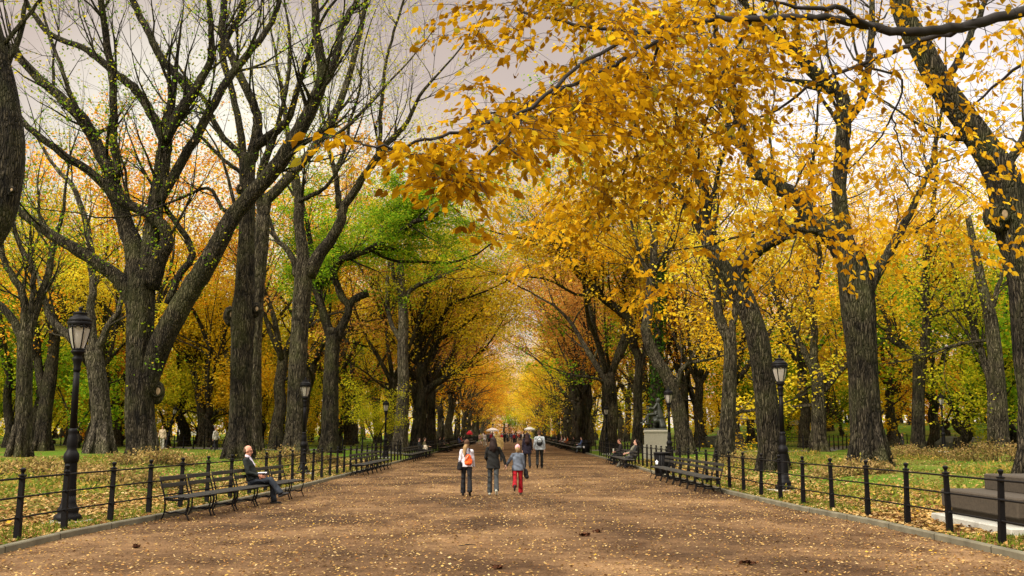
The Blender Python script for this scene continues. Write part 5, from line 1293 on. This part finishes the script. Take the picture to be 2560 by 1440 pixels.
traced('many limbed elm between the nearest right lamp and the massive broad elm', 68,
    [(2046, 1112, 46), (2046, 996, 38), (2046, 930, 38)],
    [[(2040, 950, 22, .1), (2017, 892, 20), (1992, 842, 18), (1967, 787, 17), (1942, 750, 13), (1930, 680, 9)], [(2044, 950, 24, -.1), (2034, 892, 22), (2037, 829, 20), (2029, 746, 18), (2042, 704, 16), (2050, 620, 11), (2040, 540, 8)], [(2050, 985, 22, .1), (2072, 960, 18), (2095, 933, 16), (2120, 906, 12), (2150, 860, 8)], [(2040, 1010, 10, .2), (1990, 1018, 9), (1960, 1008, 6)]],
    seed=38, tw=12, bark='bark', leaf='gold', per=6, lsize=.22, keep=.9, lrad=.45, n=14)
traced('tall straight elm standing behind the big brown shrub at far right', 62,
    [(2502, 1122, 48), (2496, 975, 40), (2484, 850, 37), (2475, 787, 34), (2458, 725, 28), (2440, 640, 22), (2420, 540, 16)],
    [[(2480, 1110, 24, .1), (2478, 975, 22), (2458, 892, 19), (2434, 829, 15), (2410, 740, 10)], [(2476, 790, 16, .1), (2500, 700, 12), (2530, 620, 9)], [(2484, 850, 10, .2), (2400, 860, 8), (2330, 880, 6)]],
    seed=39, tw=12, bark='bark', leaf='ygreen', per=5, lsize=.2, keep=.5, lrad=.45, n=14)
traced('huge dark elm leaning in from the right edge with a hollow burl', 28,
    [(2622, 1200, 150), (2612, 1080, 128), (2602, 960, 116), (2590, 850, 110), (2575, 710, 108), (2555, 620, 106), (2532, 545, 104), (2514, 462, 96), (2478, 389, 84), (2415, 297, 74), (2356, 215, 68), (2300, 110, 64), (2262, 40, 58), (2245, -30, 54)],
    [[(2500, 440, 30, .3), (2540, 380, 26), (2580, 300, 22)], [(2360, 225, 24, .4), (2400, 140, 20), (2440, 60, 16), (2470, -20, 13)], [(2440, 330, 16, .2), (2400, 350, 13), (2330, 330, 10), (2280, 300, 7)]],
    seed=40, knots=((2508, 535, 40),), tw=9, bark='bark_dark', n=28, **GOLDN)

# ------------------------------------------------------------------ branches hanging in from the near beech at top right
def near_tree():
    rng = np.random.default_rng(77)
    bx, by = 8.7, 7.4; b = np.array([bx, by, H(bx, by)])
    t = thing('beech_tree', 'near tree at the right whose gold leaved boughs hang across the top of the view', 'tree', b)
    W = Geo(); W.tube(catmull([b - Z * .3, b + Z * 1.5, b + np.array([-.1, .1, 3.2]), b + np.array([-.5, .2, 5.2]), b + np.array([-.9, .4, 8.5])], 4), np.linspace(.34, .12, 17), 16, True, ridge=.05, rng=rng); W.obj('trunk', M['bark_dark'], t, True, b)
    top1 = b + np.array([-.3, .15, 3.9])
    bough = [
      [top1, P(3150, -60, 7.5), P(2720, 4, 7.2), P(2560, 28, 7.1), P(2400, 70, 7.0), P(2290, 78, 6.9), P(2190, 70, 6.9), P(2100, 48, 6.8), P(2000, 44, 6.8), P(1880, 46, 6.9), P(1740, 52, 7.0), P(1600, 80, 7.1), P(1440, 60, 7.2), P(1300, 30, 7.3)],
      [P(2400, 70, 7.0), P(2280, 112, 7.4), P(2150, 162, 7.8), P(2040, 205, 8.1), P(1925, 285, 8.5), P(1830, 310, 8.8), P(1740, 355, 9.0)],
      [P(2190, 70, 6.9), P(2100, 25, 6.7), P(2020, 22, 6.6), P(1940, 5, 6.5), P(1800, -10, 6.4)],
      [P(1740, 52, 7.0), P(1560, 150, 6.7), P(1470, 195, 6.5), P(1370, 240, 6.3), P(1290, 268, 6.2), P(1220, 285, 6.1)],
      [P(1600, 80, 7.1), P(1440, 170, 6.0), P(1330, 270, 5.6), P(1180, 320, 5.3), P(1060, 350, 5.1), P(960, 372, 5.0), P(880, 355, 5.0)],
      [P(1370, 240, 6.3), P(1270, 330, 5.7), P(1180, 420, 5.4), P(1130, 470, 5.2)],
      [P(2150, 162, 7.8), P(2255, 200, 8.4), P(2230, 290, 8.8), P(2180, 370, 9.2), P(2100, 440, 9.5), P(2030, 500, 9.8)],
      [P(2230, 290, 8.8), P(2245, 350, 9.0), P(2275, 430, 9.3), P(2390, 460, 9.6), P(2450, 500, 9.7)],
      [top1, P(2700, 120, 8.2), P(2560, 160, 8.8), P(2440, 260, 9.4), P(2380, 340, 9.8)],
      [P(1660, 65, 7.0), P(1620, 190, 7.6), P(1590, 300, 8.2), P(1560, 420, 8.6), P(1520, 540, 9.0), P(1490, 600, 9.2)],
      [P(1880, 46, 6.9), P(1800, 200, 7.6), P(1760, 330, 8.3), P(1720, 480, 8.8), P(1680, 620, 9.2)],
    ]
    nodes = []; br = []
    r0 = [.050, .022, .024, .018, .014, .010, .011, .008, .026, .013, .014]
    for L, r in zip(bough, r0):
        pts = catmull(L, 5); rad = np.linspace(r, max(.005, r * .22), len(pts)); pts[1:] += rng.normal(size=pts[1:].shape) * .008; br.append((pts, rad)); nodes += [(p, q) for p, q in zip(pts, rad)]
    for pts, rad in br:
        g = Geo(); g.tube(pts, rad, 8); g.obj('bough', M['twig'], t, True, b)
    # sprays of leaves over the areas the photo shows, each joined to the nearest wood
    areas = [  # cx, cy, sx, sy, n, depth0, depth1
      (1700, 130, 200, 80, 150, 5.6, 8.6), (1500, 215, 100, 55, 62, 5.4, 7.6), (1400, 290, 140, 48, 70, 5.4, 7.8), (1700, 270, 190, 80, 100, 6.4, 9.2), (1270, 350, 100, 45, 44, 4.9, 6.6), (1110, 420, 70, 45, 24, 4.8, 5.7),
      (1560, 20, 150, 35, 44, 6.2, 8.0), (1270, 22, 140, 22, 26, 6.2, 7.6), (1160, 85, 55, 35, 9, 6.0, 7.4), (1270, 110, 50, 35, 8, 6, 7.4), (1215, 255, 45, 50, 12, 5.3, 6.8), (1060, 385, 80, 22, 14, 4.8, 5.5), (850, 340, 45, 10, 5, 4.9, 5.2), (1150, 480, 45, 25, 10, 4.8, 5.5),
      (1850, 430, 190, 90, 84, 7.0, 9.0), (2120, 500, 200, 110, 84, 7.2, 9.4), (2300, 330, 180, 120, 60, 7.0, 9.2), (1600, 430, 130, 80, 84, 7.0, 9.0), (1470, 500, 80, 60, 34, 7.4, 9.0), (2420, 120, 140, 90, 34, 6.8, 8.8), (2060, 150, 150, 100, 60, 6.6, 8.6), (2450, 480, 110, 130, 34, 7.4, 9.4),
      (1800, 600, 170, 50, 34, 8.0, 9.6), (1620, 690, 75, 60, 14, 8.0, 9.4), (1950, 690, 120, 40, 16, 8.4, 9.8), (2300, 620, 150, 60, 24, 8.2, 9.8), (1310, 680, 12, 16, 2, 7.4, 7.8), (1420, 580, 60, 50, 14, 8.0, 9.4), (2000, 15, 400, 30, 50, 6.0, 8.6), (1180, 575, 20, 10, 2, 5.2, 5.5),
    ]
    S = []; YS = []
    for cx, cy, sx, sy, n, d0, d1 in areas:
        for _ in range(int(n * (1.3 if cx < 1780 else .85))):
            aa = rng.uniform(0, 6.283); qq = math.sqrt(rng.random()) * 1.35
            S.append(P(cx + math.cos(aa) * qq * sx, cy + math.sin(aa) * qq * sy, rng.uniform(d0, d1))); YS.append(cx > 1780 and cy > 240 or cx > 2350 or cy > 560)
    S = np.array(S); NP = np.array([q[0] for q in nodes]); NR = np.array([q[1] for q in nodes])
    order = np.argsort([np.min(np.linalg.norm(NP - s, axis=1)) for s in S])
    TW = Geo(); LC = []; LU = []; LK = []
    for k in order:
        s = S[k]; dd = np.linalg.norm(NP - s, axis=1) + np.maximum(0, s[2] - NP[:, 2]) * .6; i = int(np.argmin(dd)); a = NP[i]
        L = np.linalg.norm(s - a)
        if L > 1.9: continue
        mid = (a + s) * .5 + np.array([0, 0, .10 * L]) + rng.normal(size=3) * .05 * L
        pts = catmull([a, mid, s], 4); r = min(NR[i] * .8, .0025 + .0045 * L); rad = np.linspace(r, .0016, len(pts))
        TW.tube(pts, rad, 4, False)
        add = pts[3:]; NP = np.vstack([NP, add]); NR = np.concatenate([NR, rad[3:]])
        # leaf spray beyond s
        d = nrm((s - a) * np.array([1, 1, .3]) + rng.normal(size=3) * .25 * L); d[2] = min(d[2], .1) - .12; d = nrm(d); ln = rng.uniform(.22, .42); sp = np.array([s - d * ln * .3 + d * ln * q + np.array([0, 0, -.10 * ln * q * q]) for q in np.linspace(0, 1, 6)])
        TW.tube(sp, np.linspace(.0022, .001, 6), 3, False)
        m = rng.integers(7, 12)
        side = nrm(np.cross(d, Z))
        for q in range(m):
            f = (q + .6) / m; p = sp[min(5, int(f * 5.99))] + rng.normal(size=3) * .012
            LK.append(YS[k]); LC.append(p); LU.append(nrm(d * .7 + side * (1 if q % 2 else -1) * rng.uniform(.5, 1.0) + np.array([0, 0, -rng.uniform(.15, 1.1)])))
    TW.obj('twig', M['twig'], t, True, b)
    LK = np.array(LK); LC = np.array(LC); LU = np.array(LU)
    for flag, mt in ((False, 'near'), (True, 'near_lit')):
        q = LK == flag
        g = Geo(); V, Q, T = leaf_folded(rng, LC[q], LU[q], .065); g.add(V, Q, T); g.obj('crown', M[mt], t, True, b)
near_tree()

# ------------------------------------------------------------------ shrubs and undergrowth
def shrub(label, px, Y, w, d, h, mat, n, seed, group=None):
    rng = np.random.default_rng(seed); b = Gx(px, Y); t = thing('shrub', label, 'shrub', b, 0, group)
    g = Geo(); C = []
    for q in range(int(60 * w)):
        x = rng.uniform(-w, w); y = rng.uniform(-d, d); hh = h * math.sqrt(max(.1, 1 - (x / w) ** 2 * .7 - (y / d) ** 2 * .4)) * rng.uniform(.6, 1.05)
        zb = H(b[0] + x, b[1] + y) - b[2]
        p1 = np.array([x + rng.normal() * .2, y + rng.normal() * .2, zb + hh]); g.tube([[x * .85, y * .85, zb - .05], [x, y, zb + hh * .5], p1], [.012, .008, .004], 3, False)
        for f in (.25, .4, .55, .7, .85, 1): C.append(np.array([x, y, zb]) * (1 - f) + p1 * f)
    g.obj('stem', M['twig'], t)
    C = np.repeat(np.array(C), n, 0); C = C + rng.normal(size=C.shape) * np.array([.16, .16, .10])
    g = Geo(); V, Q = leaf_quads(rng, C, .11, .1, .5); g.add(V, Q); g.obj('foliage', M[mat], t, False)
M['brown_shrub'] = leaf_mat('brown_shrub_leaves', [(0, (.12, .10, .025)), (.4, (.34, .22, .07)), (.75, (.56, .38, .16)), (1, (.30, .32, .06))], .35, None, .9, .5)
M['cover'] = leaf_mat('ground_cover_leaves', [(0, (.08, .12, .015)), (.35, (.20, .24, .03)), (.6, (.38, .30, .06)), (.85, (.46, .28, .08)), (1, (.60, .44, .08))], .35, None, .9, .5)
shrub('large straw brown shrub with green base before the far right straight elm', 2478, 46, 1.9, 1.0, .92, 'brown_shrub', 5, 1)
shrub('low brown shrub left of the large one, under the knobbly forked elm', 2300, 50, 1.5, .7, .55, 'brown_shrub', 5, 2)
shrub('low brown shrub in front of the trunk just right of the massive elm', 2262, 55, .9, .6, .6, 'brown_shrub', 5, 3)
shrub('straw coloured shrub at the foot of the great forked elm', 372, 40, 1.7, .7, .62, 'brown_shrub', 5, 4)
shrub('straw coloured shrub in front of the thick grey elm and second lamp', 712, 48, 1.0, .6, .75, 'brown_shrub', 5, 5)
shrub('small pale shrub at the foot of the darker left elm', 800, 52, 1.0, .5, .55, 'brown_shrub', 5, 6)
shrub('small straw shrub behind the nearest right bench', 1846, 45, .8, .5, .6, 'brown_shrub', 5, 7)
shrub('tangle of brown stems low in front of the massive right elm', 2130, 33, 1.3, .5, .45, 'brown_shrub', 5, 8)
shrub('brown leafy patch behind the nearest left lamp post', 130, 30, 1.8, .8, .42, 'brown_shrub', 5, 9)
shrub('brown leafy patch between the nearest left lamp and the first bench', 320, 29, 1.9, .8, .45, 'brown_shrub', 5, 10)
def undergrowth(lab, s, n, seed):
    rng = np.random.default_rng(seed); C = []
    while len(C) < n:
        y = rng.uniform(16, 62); u = rng.uniform(1.5, 14); x = (xl(y) - u) if s < 0 else (xr(y) + u)
        v = math.sin(x * .55 + y * .23 + seed) + math.sin(y * .41 - x * .3) 
        if v < .6: continue
        C.append([x, y, H(x, y) + abs(rng.normal()) * .13])
    g = Geo(); V, Q = leaf_quads(rng, np.array(C), .13, -.25, .4); g.add(V, Q); tag(g.obj('undergrowth', M['cover'], None, False), lab, 'undergrowth', kind='stuff')
undergrowth('low brown and green ground cover on the left lawn', -1, 9000, 3); undergrowth('low brown and green ground cover on the right lawn', 1, 9000, 4)

# fallen leaves
M['litter'] = leaf_mat('fallen_leaves', [(0, (.06, .03, .014)), (.16, (.16, .075, .03)), (.36, (.34, .18, .06)), (.55, (.36, .22, .075)), (.8, (.42, .28, .10)), (.95, (.55, .40, .20)), (1, (.52, .30, .02))], .1, None, .5, .75)
def litter(lab, mode, n, seed, size):
    rng = np.random.default_rng(seed); X = []; 
    # denser towards the camera so that leaves thin out evenly over the picture
    while len(X) < n:
        y = 9.5 * math.exp(rng.uniform(0, 1) * math.log(75 / 9.5)) if mode == 'path' else 11 * math.exp(rng.uniform(0, 1) * math.log(60 / 11))
        if mode == 'path':
            x = rng.uniform(xl(y) + .02, xr(y) - .02); edge = min(x - xl(y), xr(y) - x)
            if rng.random() > .30 + .30 * (1 + math.sin(x * 1.1 + 1.7 * math.sin(y * .37)) * math.sin(y * .63 + x * .35)) * .8 + .6 * math.exp(-edge / .5): continue
            X.append([x, y, .012])
        else:
            u = abs(rng.normal()) * 2.2 if rng.random() < .76 else rng.uniform(.2, 18); u += .16
            s = -1 if mode == 'left' else 1; x = (xl(y) - u) if s < 0 else (xr(y) + u); X.append([x, y, max(H(x, y), .05) + rng.uniform(.01, .05)])
    X = np.array(X); n = len(X); a = rng.uniform(0, 6.28, n); U = np.stack([np.cos(a), np.sin(a), rng.normal(size=n) * .22], -1)
    s = size * rng.uniform(.55, 1.3, n); W = np.stack([-np.sin(a), np.cos(a), rng.normal(size=n) * .35], -1)
    up = np.zeros_like(X); up[:, 2] = np.abs(rng.normal(size=n)) * .25
    s = s[:, None]
    V = np.stack([X - U * s * .5, X + W * s * .28 + up * s * .6, X + U * s * .5 + up * s * .4, X - W * s * .28 + up * s * .3], 1).reshape(-1, 3)
    V[:, 2] = np.maximum(V[:, 2], np.repeat(X[:, 2], 4) - .006)
    g = Geo(); g.add(V, np.arange(n * 4).reshape(-1, 4)); tag(g.obj('fallen_leaves', M['litter'], None, False), lab, 'fallen leaves', kind='stuff')
litter('tan and brown fallen leaves scattered over the mall', 'path', 40000, 1, .047); litter('dense fallen leaves over the left lawn by the fence', 'left', 52000, 2, .095); litter('dense fallen leaves over the right lawn by the fence', 'right', 52000, 3, .095)
def grass(lab, s, n, seed):
    rng = np.random.default_rng(seed); B = []
    while len(B) < n:
        y = 12 * math.exp(rng.uniform(0, 1) * math.log(60 / 12)); u = rng.uniform(.16, 16) if rng.random() < .6 else rng.uniform(.16, 1.2); x = (xl(y) - u) if s < 0 else (xr(y) + u)
        if math.sin(x * .7 + y * .31) + math.sin(x * .23 - y * .5 + seed) < (-.2 if u > 1.2 else -1.2): continue
        B.append([x, y, max(H(x, y), .05)])
    B = np.array(B); n = len(B); a = rng.uniform(0, 6.28, n); h = rng.uniform(.05, .12, n); w = .012
    D = np.stack([np.cos(a) * w, np.sin(a) * w, np.zeros(n)], -1); tip = B + np.stack([rng.normal(size=n) * .04, rng.normal(size=n) * .04, h], -1)
    V = np.stack([B - D, B + D, tip], 1).reshape(-1, 3); g = Geo(); g.add(V, None, np.arange(n * 3).reshape(-1, 3)); tag(g.obj('grass', M['grass'], None, False), lab, 'grass', kind='stuff')
M['grass'] = leaf_mat('grass_blades', [(0, (.06, .11, .012)), (.6, (.14, .22, .02)), (1, (.28, .30, .04))], .35)
grass('short green grass on the left lawn', -1, 26000, 5); grass('short green grass on the right lawn', 1, 26000, 6)
# small debris on the path: a stick and dark leaf clumps
g = Geo(); p = G(1190, 1366); q = G(1148, 1369); g.tube([q + Z * .02, (p + q) / 2 + Z * .03, p + Z * .015], [.006, .009, .004], 6); o = thing('stick', 'thin dark fallen stick lying near the middle of the path', 'stick', (0, 0, 0)); bpy.data.objects.remove(o)
o = g.obj('stick', M['twig']); tag(o, 'thin dark fallen stick lying near the middle of the path', 'stick')
for i, (px, py, sc_, lab) in enumerate(((1462, 1342, .17, 'dark rust clump of leaves right of the middle of the path'), (1495, 1332, .14, 'thin dark clump of leaves beside the rust clump'), (1248, 1424, .16, 'brown clump of wet leaves at the bottom middle of the path'), (1872, 1412, .15, 'reddish brown clump of leaves low on the right of the path'), (338, 1370, .12, 'single curled dark leaf low on the left of the path'))):
    rng = np.random.default_rng(i); c = G(px, py); sc_ *= .45; C = c + rng.normal(size=(26, 3)) * np.array([sc_ * .5, sc_ * .5, .006]) + Z * .03
    g = Geo(); V, Q = leaf_quads(rng, C, .09, 0, .6, .5); g.add(V, Q); tag(g.obj('leaf_clump', M['rust_litter'] if 'rust_litter' in M else M.setdefault('rust_litter', leaf_mat('wet_leaves', [(0, (.03, .014, .01)), (1, (.12, .05, .025))], .05)), None, False), lab, 'leaf clump', 'clumps of dark leaves on the path')
# ------------------------------------------------------------------ world, sun, camera
w = bpy.data.worlds.new('World'); SC.world = w; w.use_nodes = True
nt = w.node_tree; nt.nodes.clear()
out = nt.nodes.new('ShaderNodeOutputWorld')
SUN_EL, SUN_AZ = math.radians(37), math.radians(228)      # azimuth clockwise from +Y: behind and to the left
sky = nt.nodes.new('ShaderNodeTexSky'); sky.sky_type = 'NISHITA'; sky.sun_disc = False; sky.sun_elevation = SUN_EL; sky.sun_rotation = SUN_AZ; sky.air_density = 1; sky.dust_density = 4
bg1 = nt.nodes.new('ShaderNodeBackground'); bg1.inputs[1].default_value = .05; nt.links.new(sky.outputs[0], bg1.inputs[0])
tc = nt.nodes.new('ShaderNodeTexCoord'); sx = nt.nodes.new('ShaderNodeSeparateXYZ'); nt.links.new(tc.outputs['Generated'], sx.inputs[0])
el = ramp(nt, [(0, (.86, .70, .55)), (.18, (.74, .57, .43)), (.27, (.60, .455, .345)), (.41, (.50, .375, .285)), (.50, (1.2, 1.05, .90)), (.72, (2.7, 2.5, 2.2)), (1, (3.3, 3.1, 2.8))], sx.outputs[2])
nz = nt.nodes.new('ShaderNodeTexNoise'); nz.inputs['Scale'].default_value = 2.6; nz.inputs['Detail'].default_value = 4; nt.links.new(mapping(nt, tc.outputs['Generated'], (1, 1, 2.2)), nz.inputs['Vector'])
c = mixc(nt, 1.0, el.outputs[0], ramp(nt, [(.35, (.88, .88, .90)), (.65, (1.12, 1.12, 1.10))], nz.outputs['Fac']).outputs[0], 'MULTIPLY')
def glow(vec, lo, hi, col, c):
    d = nt.nodes.new('ShaderNodeVectorMath'); d.operation = 'DOT_PRODUCT'; nt.links.new(tc.outputs['Generated'], d.inputs[0]); v = Vector(vec).normalized(); d.inputs[1].default_value = v
    r = ramp(nt, [(lo, (0, 0, 0)), (hi, (1, 1, 1))], d.outputs['Value'], 'EASE'); return mixc(nt, r.outputs[0], c, col)
c = glow((-.30, 1, .22), .972, .999, (1.02, .93, .74), c)
c = glow((.40, 1, .12), .93, .995, (1.10, 1.0, .95), c)
bg2 = nt.nodes.new('ShaderNodeBackground'); bg2.inputs[1].default_value = 1.0; nt.links.new(c, bg2.inputs[0])
ad = nt.nodes.new('ShaderNodeAddShader'); nt.links.new(bg1.outputs[0], ad.inputs[0]); nt.links.new(bg2.outputs[0], ad.inputs[1]); nt.links.new(ad.outputs[0], out.inputs[0])
sl = bpy.data.lights.new('Sun', 'SUN'); sl.energy = 4.2; sl.angle = math.radians(10); sl.color = (1, .93, .82)
so = bpy.data.objects.new('Sun', sl); COL.objects.link(so)
so.rotation_euler = (PI / 2 - SUN_EL, 0, -SUN_AZ + PI)
sd = Vector((math.sin(SUN_AZ) * math.cos(SUN_EL), math.cos(SUN_AZ) * math.cos(SUN_EL), math.sin(SUN_EL)))
so.rotation_euler = sd.to_track_quat('Z', 'Y').to_euler(); so.location = (-10, -12, 30)
cam = bpy.data.cameras.new('Camera'); cam.lens = 36 * F_PX / 2560; cam.sensor_width = 36; cam.clip_start = .05; cam.clip_end = 5000
co = bpy.data.objects.new('Camera', cam); COL.objects.link(co); co.location = (0, 0, CAM_H); co.rotation_euler = (PI / 2 + PITCH, 0, 0)
SC.camera = co
SC.view_settings.view_transform = 'Standard'; SC.view_settings.look = 'None'; SC.view_settings.exposure = 0; SC.view_settings.gamma = 1
SC.cycles.max_bounces = 8; SC.cycles.diffuse_bounces = 8; SC.cycles.transmission_bounces = 4; SC.cycles.transparent_max_bounces = 6; SC.cycles.glossy_bounces = 2
SC.cycles.caustics_reflective = False; SC.cycles.caustics_refractive = False
SC.cycles.use_denoising = True
